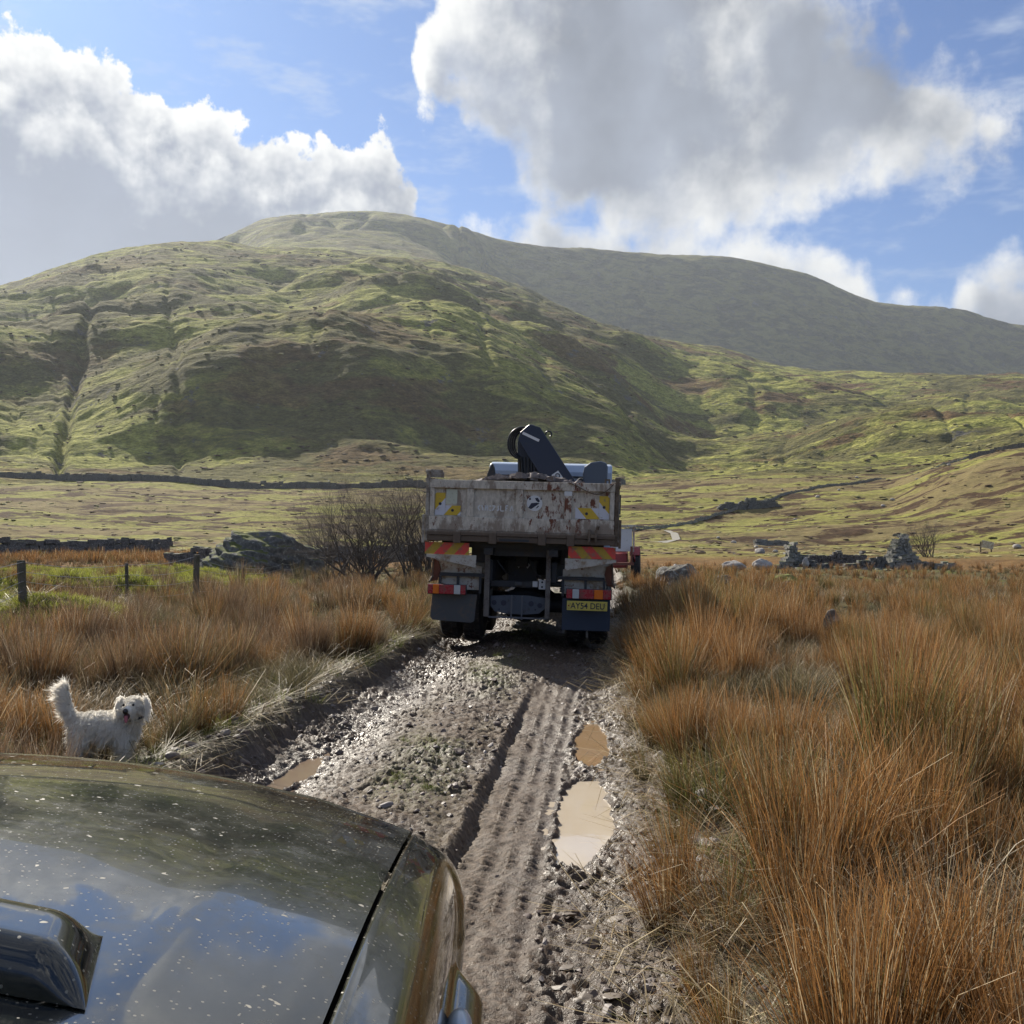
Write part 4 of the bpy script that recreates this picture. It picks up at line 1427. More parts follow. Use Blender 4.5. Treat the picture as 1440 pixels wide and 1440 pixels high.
def m_paint(nt, b):
    p = nt.obj()
    x, y, z = nt.sep(p)
    n1 = nt.noise(3.2, 5, 0.6, p)
    n2 = nt.noise(60, 4, 0.65, p)
    n4 = nt.noise(9, 6, 0.7, nt.vm('MULTIPLY', p, (1, .35, 1)))
    # dried splashes and droplets
    v1 = nt.voro(48, nt.vm('ADD', p, nt.vm('SCALE', nt.noise(40, 2, .5, p, out=1), scale=0.03)))
    v1b = nt.voro(48, nt.vm('ADD', p, nt.vm('SCALE', nt.noise(40, 2, .5, p, out=1), scale=0.03)), out=1)
    v2 = nt.voro(150, p)
    v2b = nt.voro(150, p, out=1)
    v3 = nt.voro(11, nt.vm('ADD', p, nt.vm('SCALE', nt.noise(16, 2, .5, p, out=1), scale=0.09)))
    v3b = nt.voro(11, nt.vm('ADD', p, nt.vm('SCALE', nt.noise(16, 2, .5, p, out=1), scale=0.09)), out=1)
    r1 = nt.sep(v1b)[0]
    r2 = nt.sep(v2b)[0]
    r3 = nt.sep(v3b)[0]
    s1 = nt.math('MULTIPLY', nt.ss(v1, nt.math('MULTIPLY', r1, 0.22), nt.math('MULTIPLY', r1, 0.15)), nt.ss(r1, 0.86, 0.89))
    s2 = nt.math('MULTIPLY', nt.ss(v2, 0.30, 0.22), nt.ss(r2, 0.76, 0.80))
    s3 = nt.math('MULTIPLY', nt.ss(v3, 0.085, 0.06), nt.ss(r3, 0.80, 0.82))
    spots = nt.math('MAXIMUM', nt.math('MAXIMUM', s1, nt.math('MULTIPLY', s2, 0.6)), s3)
    film = nt.math('ADD', nt.math('MULTIPLY', nt.ss(n4, 0.38, 0.72), 0.36), nt.math('MULTIPLY', nt.ss(n2, 0.5, 0.75), 0.14))
    film = nt.math('ADD', nt.math('ADD', film, 0.02), nt.math('MULTIPLY', nt.ss(nt.noise(17, 6, .75, p), .48, .68), .26))
    low = nt.ss(z, 1.0, 0.72)
    film = nt.math('MAXIMUM', film, nt.math('MULTIPLY', low, nt.ss(n1, 0.3, 0.6)))
    base = (0.006, 0.008, 0.007)
    c = nt.mix(nt.math('MULTIPLY', film, .8), base, (0.105, 0.102, 0.082))
    c = nt.mix(nt.math('MULTIPLY', spots, nt.math('MULTIPLY_ADD', n2, .8, .35, clamp=True)), c, (0.40, 0.37, 0.30))
    nt.put(b.inputs['Base Color'], c)
    dirt = nt.math('MAXIMUM', film, spots)
    nt.put(b.inputs['Roughness'], nt.math('MULTIPLY_ADD', dirt, 0.5, 0.05, clamp=True))
    b.inputs['Specular IOR Level'].default_value = 0.65
    nt.put(b.inputs['Coat Weight'], nt.math('MULTIPLY_ADD', dirt, -0.9, 0.9, clamp=True))
    b.inputs['Coat Roughness'].default_value = 0.02
    nt.put(b.inputs['Normal'], nt.bump(nt.math('ADD', nt.math('MULTIPLY', spots, .5), nt.math('MULTIPLY', n1, .3)), 0.12, 0.002))


M_PAINT = mat('muddy_green_paint', m_paint)
M_TRIM = worn('black_trim', (0.012, 0.013, 0.014), 0.35, (0.06, 0.055, 0.045), 0.3, sc=12)
M_SEAL = mat('rubber_seal', **{'Base Color': (0.006, 0.006, 0.007, 1), 'Roughness': 0.7})
HB = 0.705        # half width of the bonnet at the shut line


def bon_z(s, t):
    """s across (car x, +- from centre), t world-forward distance from the camera"""
    a = np.abs(s) / 0.82
    z = 1.290 - 0.040 * (t - 0.95) - 0.085 * np.clip(t - 1.25, 0, None) ** 1.7
    z = z - 0.092 * a ** 2.0 - 0.02 * sst(a, 0.86, 1.0)
    # soft side swage
    z = z + 0.003 * np.exp(-((np.abs(s) - 0.50) / 0.05) ** 2)
    return z


def bon_front(s):
    a = np.abs(s) / 0.82
    return 2.22 - 0.24 * a ** 2.6


nS, nT = 70, 90
ss_ = np.linspace(-HB, HB, nS)
V, roll = [], 10
tt = np.concatenate([np.linspace(0, 1, nT)])
grid = []
for s in ss_:
    y1 = float(bon_front(s))
    y0 = 0.93 - 0.07 * (abs(s) / HB) ** 2
    col = [(s, y0 + (y1 - y0) * t - 1.45, float(bon_z(s, y0 + (y1 - y0) * t))) for t in tt]
    ze = col[-1][2]
    for k in range(1, roll + 1):       # leading edge rolls over and down
        a = math.pi / 2 * k / roll
        col.append((s, y1 - 1.45 + 0.07 * math.sin(a), ze - 0.06 * (1 - math.cos(a))))
    col.append((s, y1 - 1.45 + 0.075, ze - 0.12))
    grid.append(col)
grid = np.array(grid)
n, m_ = grid.shape[:2]
I = np.arange(n * m_).reshape(n, m_)
F = np.stack([I[:-1, :-1], I[1:, :-1], I[1:, 1:], I[:-1, 1:]], -1).reshape(-1, 4)
me = np_mesh('bonnet', grid.reshape(-1, 3), F, [M_PAINT], True)
bonnet = link(bpy.data.objects.new('bonnet', me), CARN)

# front wings: top strip, rounded shoulder, side wall that flares over the wheel
for sgn in (-1, 1):
    ys = np.linspace(0.55, 2.05, 90)
    prof = []
    for y in ys:
        f = sst(y, 1.95, 2.05)             # corner wraps round at the front
        zt = float(bon_z(np.array(HB + .006), y))
        xs_edge = 0.775 - 0.022 * float(f) ** 1.5
        # wheel flare
        dw = (y - 1.44)
        arch = math.sqrt(max(0, 1 - (dw / 0.50) ** 2)) if abs(dw) < 0.50 else 0
        flare = 0.060 * (1 if arch > 0 else 0) * sst(0.50 - abs(dw), 0.0, 0.10)
        ztop = float(bon_z(np.array(xs_edge), y)) - 0.004
        belly = 0.012 + 0.035 * float(f)
        col = [(HB + .006, zt - 0.03), (HB + .006, zt), (HB + .012, zt + .001)]
        for q in np.linspace(0.15, 1, 6):
            xx = HB + .012 + (xs_edge - HB - .012) * q
            col.append((xx, float(bon_z(np.array(xx), y)) - .002 * q))
        for q in np.linspace(0.15, 1, 9):     # shoulder to mid side
            a = q * math.pi / 2
            col.append((xs_edge + (0.032 + belly) * math.sin(a), ztop - 0.11 * (1 - math.cos(a)) - 0.03 * q))
        xb, zb = col[-1]
        zf = 0.905 if arch > 0 else 0.60
        for q in np.linspace(0.2, 1, 5):
            col.append((xb + 0.004 * q, zb + (0.935 - zb) * q))
        xb, zb = col[-1]
        edge = 0.52 + 0.40 * arch if arch > 0 else 0.42
        edge = min(edge, 0.90)
        for q in np.linspace(0.12, 1, 7):      # flare out then down
            a = q * math.pi / 2
            col.append((xb + float(flare) * math.sin(a), zb - 0.035 * (1 - math.cos(a)) - 0.02 * q))
        xb, zb = col[-1]
        for q in np.linspace(0.25, 1, 4):
            col.append((xb + .003, zb + (min(edge, zb - .01) - zb) * q))
        prof.append([(sgn * x_, y - 1.45, z_) for x_, z_ in col])
    for dy_, dz_ in ((.022, -.012), (.036, -.04), (.042, -.09), (.042, -.30)):      # the corner turns down at the front
        prof.append([(x_ * (1 - .06 * abs(dz_)), 2.05 - 1.45 + dy_, max(z_ + dz_, .5)) for x_, _y, z_ in prof[89]])
    g = np.array(prof)
    n, m_ = g.shape[:2]
    I = np.arange(n * m_).reshape(n, m_)
    F = np.stack([I[:-1, :-1], I[1:, :-1], I[1:, 1:], I[:-1, 1:]], -1).reshape(-1, 4)
    if sgn > 0:
        F = F[:, ::-1]
    wing = link(bpy.data.objects.new('front_wing', np_mesh('front_wing', g.reshape(-1, 3), F, [M_PAINT], True)), CARN)
    b = MB().prism([(sgn * 0.695, 0), (sgn * 0.72, 0), (sgn * 0.72, 0.02), (sgn * 0.695, 0.02)], 0, 0.01)
    # side repeater lamp on the flare
    pts = []
    hl = MB()
    prof_ = []
    for i in range(13):
        a = math.pi * i / 12
        prof_.append((0.05 * math.cos(a) * 1.0, 0.019 * math.sin(a)))
    rows = []
    for i in range(9):
        t = -1 + 2 * i / 8
        w_ = math.sqrt(max(0.0, 1 - abs(t) ** 3))
        rows.append([(sgn * (0.842 + 0.024 * w_ * math.cos(a)), 0.19 + 0.060 * t, 0.930 + 0.036 * w_ * math.sin(a)) for a in np.linspace(0, math.pi, 10)])
    r_ = np.array(rows)
    I = np.arange(90).reshape(9, 10)
    F = np.stack([I[:-1, :-1], I[1:, :-1], I[1:, 1:], I[:-1, 1:]], -1).reshape(-1, 4)
    lm = link(bpy.data.objects.new('side_lamp', np_mesh('side_lamp', r_.reshape(-1, 3), F, [mat('pale_blue_lens' + str(sgn), **{'Base Color': (0.42, 0.50, 0.60, 1), 'Roughness': 0.12, 'Specular IOR Level': 0.9})], True)), CARN)
    # wheel
    wheel('wheel', CARN, sgn * 0.76, -0.01, 0.40, r=0.40, w=0.26, hub=0.22)
    wheel('wheel', CARN, sgn * 0.76, -2.75, 0.40, r=0.40, w=0.26, hub=0.22)
    # headlight at the front corner
    MB().box(min(sgn * .48, sgn * .72), max(sgn * .48, sgn * .72), 0.50, 0.60, 0.78, 0.98).build('headlight', M_LAMP_W, CARN, bevel=0.03, seg=3)

# low air scoop in front of the windscreen
rows = []
for q in 0.5 - 0.5 * np.cos(np.linspace(0, math.pi, 30)):
    t_ = 0.955 + 0.165 * q
    up = 0.044 * math.sin(min(1.0, (1 - q) * 2.2) * math.pi / 2) ** .8 * math.sin(min(1.0, q * 5) * math.pi / 2) ** .8
    hw = 0.50 - 0.05 * q
    row = []
    for w_ in np.sin(np.linspace(-math.pi / 2, math.pi / 2, 81)):
        s_ = hw * w_
        e_ = min(1.0, (1 - abs(w_)) / 0.11)
        row.append((s_, t_ - 1.45, float(bon_z(np.array(s_), t_)) + .002 + up * math.sin(e_ * math.pi / 2) ** .7))
    rows.append(row)
g = np.array(rows)
I = np.arange(g.shape[0] * g.shape[1]).reshape(g.shape[:2])
F = np.stack([I[:-1, :-1], I[:-1, 1:], I[1:, 1:], I[1:, :-1]], -1).reshape(-1, 4)
link(bpy.data.objects.new('bonnet_scoop', np_mesh('bonnet_scoop', g.reshape(-1, 3), F, [M_PAINT], True)), CARN)

# shut-line gutter, inner structure, front
b = MB()
for sgn in (-1, 1):
    b.box(min(sgn * .66, sgn * .76), max(sgn * .66, sgn * .76), -0.58, 0.44, 0.98, 1.06)
b.box(-0.66, 0.66, 0.45, 0.60, 0.62, 1.04)
b.build('inner_wing', M_SEAL, CARN)
MB().box(-0.45, 0.45, 0.60, 0.66, 0.72, 0.98).build('grille', M_TRIM, CARN, bevel=0.015)
MB().box(-0.86, 0.86, 0.55, 0.80, 0.42, 0.66).build('bumper', M_TRIM, CARN, bevel=0.05, seg=3)
# cowl panel, seal and windscreen
b = MB()
cs = []
for s in np.linspace(-0.72, 0.72, 25):
    yb = 0.915 - 1.45 - 0.07 * (abs(s) / 0.72) ** 2
    cs.append((s, yb, float(bon_z(np.array(s), .93)) - .035))
b.tube([(x_, y_ - 0.012, z_ - .012) for x_, y_, z_ in cs], 0.018, 8)
b.build('cowl_seal', M_SEAL, CARN, smooth=True)
rows = []
for k, (dy, dz_) in enumerate(((0.02, -0.02), (-0.05, -0.02), (-0.13, -0.012), (-0.20, -0.005))):
    rows.append([(x_, y_ + dy, z_ + dz_) for x_, y_, z_ in cs])
g = np.array(rows)
I = np.arange(g.shape[0] * g.shape[1]).reshape(g.shape[:2])
F = np.stack([I[:-1, :-1], I[1:, :-1], I[1:, 1:], I[:-1, 1:]], -1).reshape(-1, 4)
link(bpy.data.objects.new('cowl', np_mesh('cowl', g.reshape(-1, 3), F, [M_TRIM], True)), CARN)
rows = []
for k in range(8):
    q = k / 7
    rows.append([(x_ * (.93 - 0.10 * q), y_ - 0.20 - 0.10 * (x_ / .72) ** 2 - 0.52 * q, z_ + .012 + 0.46 * math.sin(q * 1.3) / math.sin(1.3)) for x_, y_, z_ in cs])
g = np.array(rows)
I = np.arange(g.shape[0] * g.shape[1]).reshape(g.shape[:2])
F = np.stack([I[:-1, :-1], I[1:, :-1], I[1:, 1:], I[:-1, 1:]], -1).reshape(-1, 4)
link(bpy.data.objects.new('windscreen', np_mesh('windscreen', g.reshape(-1, 3), F, [M_GLASS], True)), CARN)
b = MB()
b.tube([(-0.55, -0.66, 1.255), (-0.1, -0.68, 1.262), (0.30, -0.72, 1.25)], 0.008, 6)
b.build('wiper', M_SEAL, CARN)
# cabin, doors and rear of the car
b = MB()
sec = [(-0.92, 0.42), (-0.92, 1.12), (-0.86, 1.22), (-0.74, 1.70), (-0.68, 1.78), (0.68, 1.78), (0.74, 1.70), (0.86, 1.22), (0.92, 1.12), (0.92, 0.42)]
sec = [(x_ * 0.885, z_) for x_, z_ in sec]
b.prism([(x_, z_) for x_, z_ in sec], -3.45, -1.42)
b.build('cabin', M_PAINT, CARN, bevel=0.03)
b = MB()
for sgn in (-1, 1):
    x0, x1 = sgn * 0.800, sgn * 0.815
    b.box(min(x0, x1), max(x0, x1), -1.42, -0.90, 0.45, 1.10)
b.box(-0.80, 0.80, -1.42, -0.92, 0.45, 0.6)
b.build('door', M_PAINT, CARN, bevel=0.01)
for sgn in (-1, 1):
    p = [(sgn * .70, -0.84, 1.17), (sgn * .61, -1.34, 1.68), (sgn * .60, -1.44, 1.74)]
    MB().tube(p, 0.028, 8).build('windscreen_pillar', M_PAINT, CARN)
    MB().box(min(sgn * .80, sgn * .806), max(sgn * .80, sgn * .806), -3.2, -1.6, 1.2, 1.2001).build('waist_trim', M_TRIM, CARN)
    MB().prism([(-3.2, 1.24), (-1.6, 1.24), (-1.75, 1.66), (-3.1, 1.66)], sgn * 0.715, sgn * 0.765, 'X').build('side_window', M_GLASS, CARN)
# ------------------------------------------------------------------ the shaggy white dog
dgx, dgy = -2.61, 6.62
DOG = empty('dog', (dgx, dgy, gz(dgx, dgy) - 0.07), (0, 0, R(4)), "shaggy white dog with raised tail and dark collar standing at the grassy verge", "dog")
DOG.scale = (0.86, 1.0, 1.02)


def m_fur(nt, b):
    p = nt.obj()
    n = nt.noise(14, 4, 0.6, p)
    x, y, z = nt.sep(p)
    c = nt.mix(n, (0.86, 0.81, 0.72), (0.97, 0.95, 0.90))
    c = nt.mix(nt.math('MULTIPLY', nt.ss(z, 0.22, 0.05), 0.6), c, (0.42, 0.31, 0.16))
    nt.put(b.inputs['Base Color'], c)
    b.inputs['Roughness'].default_value = 0.75
    b.inputs['Specular IOR Level'].default_value = 0.25
    tr = nt.n.new('ShaderNodeBsdfTranslucent')
    nt.put(tr.inputs['Color'], c)
    mx = nt.n.new('ShaderNodeMixShader')
    mx.inputs[0].default_value = 0.58
    nt.l.new(b.outputs[0], mx.inputs[1])
    nt.l.new(tr.outputs[0], mx.inputs[2])
    nt.l.new(mx.outputs[0], [q for q in nt.n if q.type == 'OUTPUT_MATERIAL'][0].inputs[0])


M_FUR = mat('cream_fur', m_fur)
M_SKIN = mat('dog_skin', **{'Base Color': (0.80, 0.76, 0.68, 1), 'Roughness': 0.8})
J = {  # joint: (x, y, z, radius)    head end towards +x, face turned to the camera (-y)
    'pel': (-0.19, 0, 0.335, .088), 'sp1': (-0.09, 0, 0.335, .094), 'sp2': (0.02, 0, 0.325, .100), 'che': (0.12, 0, 0.320, .104), 'sho': (0.18, -0.005, 0.365, .085),
    'nk': (0.205, -0.03, 0.425, .066), 'hd': (0.215, -0.060, 0.478, .084), 'hd2': (0.213, -0.090, 0.475, .078), 'mz': (0.205, -0.150, 0.445, .036), 'mz2': (0.203, -0.172, 0.440, .026),
    'jaw': (0.204, -0.130, 0.412, .022), 'jaw2': (0.203, -0.155, 0.400, .015),
    't0': (-0.262, 0, 0.385, .026), 't1': (-0.280, 0, 0.43, .024), 't2': (-0.298, 0, 0.49, .022), 't3': (-0.305, 0, 0.55, .018), 't4': (-0.312, 0, .60, .007),
}
E_ = [('pel', 'sp1'), ('sp1', 'sp2'), ('sp2', 'che'), ('che', 'sho'), ('sho', 'nk'), ('nk', 'hd'), ('hd', 'hd2'), ('hd2', 'mz'), ('mz', 'mz2'), ('hd2', 'jaw'), ('jaw', 'jaw2'),
      ('pel', 't0'), ('t0', 't1'), ('t1', 't2'), ('t2', 't3'), ('t3', 't4')]
for i, (s, dxf, dxh) in enumerate(((-1, 0.02, -0.03), (1, -0.03, 0.04))):
    f = 'f%d' % i
    h = 'h%d' % i
    J.update({f + 'a': (0.150, s * .062, .265, .050), f + 'b': (0.140 + dxf * .4, s * .070, .175, .036), f + 'c': (0.150 + dxf, s * .072, .085, .026),
              f + 'd': (0.150 + dxf, s * .072, .030, .026), f + 'e': (0.178 + dxf, s * .072, .018, .022)})
    J.update({h + 'a': (-0.19, s * .062, .255, .062), h + 'b': (-0.165 + dxh, s * .072, .185, .044), h + 'c': (-0.225 + dxh, s * .074, .110, .028),
              h + 'd': (-0.215 + dxh, s * .074, .030, .025), h + 'e': (-0.188 + dxh, s * .074, .018, .022)})
    E_ += [('che', f + 'a'), (f + 'a', f + 'b'), (f + 'b', f + 'c'), (f + 'c', f + 'd'), (f + 'd', f + 'e'),
           ('pel', h + 'a'), (h + 'a', h + 'b'), (h + 'b', h + 'c'), (h + 'c', h + 'd'), (h + 'd', h + 'e')]
names = list(J)
me = bpy.data.meshes.new('dog_body')
me.from_pydata([J[k][:3] for k in names], [(names.index(a), names.index(b_)) for a, b_ in E_], [])
tmp = link(bpy.data.objects.new('dog_tmp', me))
md = tmp.modifiers.new('skin', 'SKIN')
md.use_smooth_shade = True
for i, k in enumerate(names):
    me.skin_vertices[0].data[i].radius = (J[k][3], J[k][3])
me.skin_vertices[0].data[0].use_root = True
sb = tmp.modifiers.new('sub', 'SUBSURF')
sb.levels = sb.render_levels = 2
dg = bpy.context.evaluated_depsgraph_get()
bme = bpy.data.meshes.new_from_object(tmp.evaluated_get(dg))
bpy.data.objects.remove(tmp)
bme.name = 'body'
bme.materials.clear()
bme.materials.append(M_SKIN)
dbody = link(bpy.data.objects.new('body', bme), DOG)
# fur: thousands of curved locks rooted on the body
nf = len(bme.polygons)
cen = np.empty(nf * 3)
bme.polygons.foreach_get('center', cen)
cen = cen.reshape(-1, 3)
nor = np.empty(nf * 3)
bme.polygons.foreach_get('normal', nor)
nor = nor.reshape(-1, 3)
ar = np.empty(nf)
bme.polygons.foreach_get('area', ar)
rg = np.random.default_rng(8)
vc = np.empty(len(bme.vertices) * 3)
bme.vertices.foreach_get('co', vc)
vc = vc.reshape(-1, 3)
fv = np.array([[vc[p.vertices[k % len(p.vertices)]] for k in range(4)] for p in bme.polygons])


def fur_mesh(name, count, weight, lenf, width=0.0022):
    w = ar * weight
    idx = rg.choice(nf, count, p=w / w.sum())
    w4 = rg.dirichlet(np.ones(4) * .8, count)
    base = (fv[idx] * w4[:, :, None]).sum(1)
    n_ = nor[idx]
    L = lenf(cen[idx]) * rg.uniform(.6, 1.25, count)
    # comb: out, then down and towards the tail; hair on the tail hangs backwards
    comb = np.tile(np.array([-0.35, 0, -0.75]), (count, 1))
    tail = sst(-cen[idx][:, 0], 0.25, 0.29) * sst(cen[idx][:, 2], 0.36, 0.42)
    comb = comb * (1 - tail[:, None]) + np.array([-0.95, 0, 0.35]) * tail[:, None]
    head = sst(cen[idx][:, 2], 0.40, 0.45) * sst(cen[idx][:, 0], 0.12, 0.16)
    hc = cen[idx] - np.array([0.213, -0.08, 0.51])
    comb = comb * (1 - head[:, None]) + np.stack([hc[:, 0] * 7, hc[:, 1] * 2, -0.55 + 0 * hc[:, 0]], 1) * head[:, None]
    comb += rg.normal(0, .26, (count, 3))
    comb[:, 0] += 1.5 * vn(base[:, 0] * 34, base[:, 2] * 34, 3)
    comb[:, 2] += 1.1 * vn(base[:, 0] * 30 + 9, base[:, 2] * 34, 4)
    L = L * (1 + .6 * (1 - tail) * vn(base[:, 0] * 28, base[:, 2] * 28 + base[:, 1] * 20, 5))
    side = np.cross(n_, comb)
    side /= np.linalg.norm(side, axis=1, keepdims=True) + 1e-9
    V = []
    for k, (q, wd) in enumerate(((0, 1), (0.4, .9), (0.75, .6), (1.0, .12))):
        c = base + (n_ * (q * (1.05 - .45 * q))[..., None] if hasattr(q, 'shape') else base * 0 + n_ * (q * (1.05 - .45 * q))) * L[:, None] if k else base
        if k:
            c = base + n_ * L[:, None] * (q * (0.95 - .5 * q)) + comb * L[:, None] * (q * q * 0.75)
        V += [c - side * width * wd, c + side * width * wd]
    V = np.stack(V, 1).reshape(-1, 3)
    o = np.arange(count)[:, None] * 8
    F = np.concatenate([o + np.array([0, 1, 3, 2]), o + np.array([2, 3, 5, 4]), o + np.array([4, 5, 7, 6])])
    return link(bpy.data.objects.new(name, np_mesh(name, V, F, [M_FUR], False)), DOG)


def flen(c):
    L = np.full(len(c), .042)
    L = np.where((c[:, 0] < -.25) & (c[:, 2] > .40), .062, L)
    L = np.where((c[:, 2] > .40) & (c[:, 0] > .12), .036, L)
    L = np.where((c[:, 1] < -.12) & (c[:, 2] > .38), .018, L)        # muzzle
    L = np.where(c[:, 2] < .10, .022, L)
    return L


wt = np.ones(nf)
wt[(cen[:, 2] > .38) & (cen[:, 0] > .12)] = 2.2
wt[(cen[:, 0] < -.25) & (cen[:, 2] > .38)] = 3.5
face = (cen[:, 1] < -.155) & (cen[:, 2] > .395)
wt[face] = 0.0
wt[(cen[:, 1] < -.135) & (cen[:, 2] < .425) & (cen[:, 2] > .38)] = 0.1
fur_mesh('fur', 26000, wt, flen)
# ears hanging beside the head, eyes, nose, open mouth, collar
for s in (-1, 1):
    b = MB()
    cx = 0.213 + s * 0.078
    cx += s * .012
    prof = [(cx - s * .012, -.055, .515), (cx + s * .010, -.065, .490), (cx + s * .016, -.075, .455), (cx + s * .014, -.09, .405)]
    b.tube(prof, [.010, .020, .022, .010], 10)
    e_ = b.build('ear', M_FUR, DOG, smooth=True)
    vs, fs = [], []
    for k in range(420):
        t = rg.uniform(0, 1)
        i = min(2, int(t * 3))
        q = t * 3 - i
        c = np.array(prof[i]) * (1 - q) + np.array(prof[i + 1]) * q + rg.normal(0, .012, 3)
        dv = np.array([s * .25, -.1, -1.0]) + rg.normal(0, .25, 3)
        L = rg.uniform(.02, .04)
        o_ = len(vs)
        sd = np.array([.0022, 0.0008, 0])
        vs += [tuple(c - sd), tuple(c + sd), tuple(c + dv * L)]
        fs.append((o_, o_ + 1, o_ + 2))
    m2 = bpy.data.meshes.new('ear_hair')
    m2.from_pydata(vs, [], fs)
    m2.materials.append(M_FUR)
    link(bpy.data.objects.new('ear_hair', m2), e_)
    MB().lathe([(-.007, 0), (-.005, .006), (0, .009), (.005, .006), (.007, 0)], (0.211 + s * .034, -.158, .486), 'Y', 12).build('eye', M_SEAL if 'M_SEAL' in globals() else M_INK, DOG, smooth=True)
M_NOSE = mat('black_nose', **{'Base Color': (0.012, 0.012, 0.015, 1), 'Roughness': 0.25})
MB().lathe([(-.018, 0), (-.014, .012), (-.004, .019), (.008, .018), (.016, .008)], (0.203, -.196, .452), 'Y', 14).build('nose', M_NOSE, DOG, smooth=True)
MB().lathe([(-.004, 0), (-.002, .02), (.014, .022), (.02, 0)], (0.203, -.176, .418), 'Y', 14).build('mouth', mat('dark_mouth', **{'Base Color': (0.06, 0.02, 0.03, 1), 'Roughness': .5}), DOG, smooth=True)
MB().prism([(0.192, .424), (0.214, .424), (0.217, .398), (0.208, .380), (0.197, .381), (0.190, .398)], -.188, -.182).build('tongue', mat('pink_tongue', **{'Base Color': (0.42, 0.14, 0.19, 1), 'Roughness': .35}), DOG, bevel=0.002)
pts = [(0.202 + .088 * math.cos(a), -.025 + .088 * math.sin(a) * .9, .398 + .018 * math.sin(a + .3)) for a in np.linspace(0, 2 * math.pi, 30)]
MB().tube(pts, 0.0075, 6, cap=False).build('collar', M_INK, DOG, smooth=True)
# ------------------------------------------------------------------ rock materials
def rocky(name, ca, cb, moss=0.4, lichen=0.2, sc=1.0, mosscol=(0.13, 0.15, 0.028)):
    def fn(nt, b):
        p = nt.obj()
        n1 = nt.noise(2.2 * sc, 6, .7, p)
        n2 = nt.noise(9 * sc, 5, .7, p)
        n3 = nt.noise(26 * sc, 4, .65, p)
        c = nt.ramp(nt.math('ADD', nt.math('MULTIPLY', n1, .5), nt.math('MULTIPLY', n2, .5)), [(.35, ca), (.6, cb)])
        c = nt.mix(nt.math('MULTIPLY', nt.ss(n2, .62 - lichen * .3, .68), nt.ss(n3, .42, .55)), c, (0.42, 0.42, 0.38))
        up = nt.math('ADD', nt.nz(), nt.math('MULTIPLY', nt.math('SUBTRACT', n1, .5), 1.8))
        c = nt.mix(nt.ss(up, 1.05 - moss, 1.25 - moss), c, nt.mix(n3, mosscol, (0.06, 0.07, 0.02)))
        nt.put(b.inputs['Base Color'], c)
        b.inputs['Roughness'].default_value = .9
        nt.put(b.inputs['Normal'], nt.bump(nt.math('ADD', n2, nt.math('MULTIPLY', n3, .5)), .8, .05 / sc))
    return mat(name, fn)


M_ROCK = rocky('mossy_grey_rock', (0.055, 0.06, 0.062), (0.17, 0.17, 0.165), 0.38, .3)
M_ROCKP = rocky('pale_boulder_rock', (0.26, 0.235, 0.22), (0.46, 0.43, 0.40), 0.0, .4)
M_ROCKB = rocky('brown_boulder_rock', (0.07, 0.065, 0.058), (0.18, 0.165, 0.14), 0.1, .4)
M_ROCKM = rocky('moss_capped_rock', (0.12, 0.115, 0.09), (0.28, 0.26, 0.2), 0.95, .2, mosscol=(0.26, 0.29, 0.05))
M_WALL = rocky('drystone', (0.045, 0.045, 0.048), (0.15, 0.145, 0.14), 0.18, .3, 1.3)
M_RUIN = rocky('ruin_stone', (0.10, 0.10, 0.095), (0.30, 0.29, 0.26), 0.30, .5, 1.0, (0.15, 0.17, 0.05))


def n3d(P3, f, seed):
    return (vn(P3[:, 0] * f + 5, P3[:, 1] * f + P3[:, 2] * f * .7, seed) + vn(P3[:, 1] * f + 9, P3[:, 2] * f - P3[:, 0] * f * .6, seed + 3)) * .7


def boulder(name, x, y, size, m, label, seed=1, sub=5, sink=0.25, rz=0.0, strata=0.0, cuts=7, z=None, group=None, tilt=(0, 0)):
    bm = bmesh.new()
    bmesh.ops.create_icosphere(bm, subdivisions=sub, radius=1.0)
    me = bpy.data.meshes.new(name)
    bm.to_mesh(me)
    bm.free()
    n = len(me.vertices)
    co = np.empty(n * 3)
    me.vertices.foreach_get('co', co)
    co = co.reshape(-1, 3)
    rg_ = np.random.default_rng(seed)
    for k in range(cuts):                      # flat broken faces
        d_ = rg_.normal(0, 1, 3)
        d_[2] = abs(d_[2]) * .8
        d_ /= np.linalg.norm(d_)
        h = rg_.uniform(.62, .86)
        over = np.clip(co @ d_ - h, 0, None)
        co -= over[:, None] * d_ * .9
    rr = 1 + .20 * n3d(co, 1.3, seed) + .10 * n3d(co, 3.3, seed + 5) + .045 * n3d(co, 8, seed + 9) + .02 * n3d(co, 20, seed + 11)
    if strata:
        s_ = co[:, 2] * 1.0 + co[:, 0] * .35 + .18 * n3d(co, 1.2, seed + 2)
        rr += strata * (np.abs(((s_ * 4.2) % 1.0) - .5) - .25)
    co *= rr[:, None]
    co *= np.array(size) / 2
    me.vertices.foreach_set('co', co.ravel())
    me.polygons.foreach_set('use_smooth', [True] * len(me.polygons))
    me.materials.append(m)
    o = link(bpy.data.objects.new(name, me))
    z0 = gz(x, y) if z is None else z
    o.location = (x, y, z0 + size[2] * (0.5 - sink))
    o.rotation_euler = (tilt[0], tilt[1], rz)
    return tag(o, label, 'boulder' if name == 'boulder' else 'rock', group)


# the big mossy outcrop by the fence
x, y, _ = at(372, 34)
boulder('boulder', x, y, (4.5, 3.0, 2.4), M_ROCK, "big mossy grey boulder behind the wire fence", 12, 6, .34, R(0), .16, 6, tilt=(0, R(10)))
x, y, _ = at(949, 27)
boulder('boulder', x, y, (1.45, 0.9, 1.15), M_ROCKB, "brown boulder in the rushes just beyond the truck's shadow", 4, 5, .22, R(20), .05, 6)
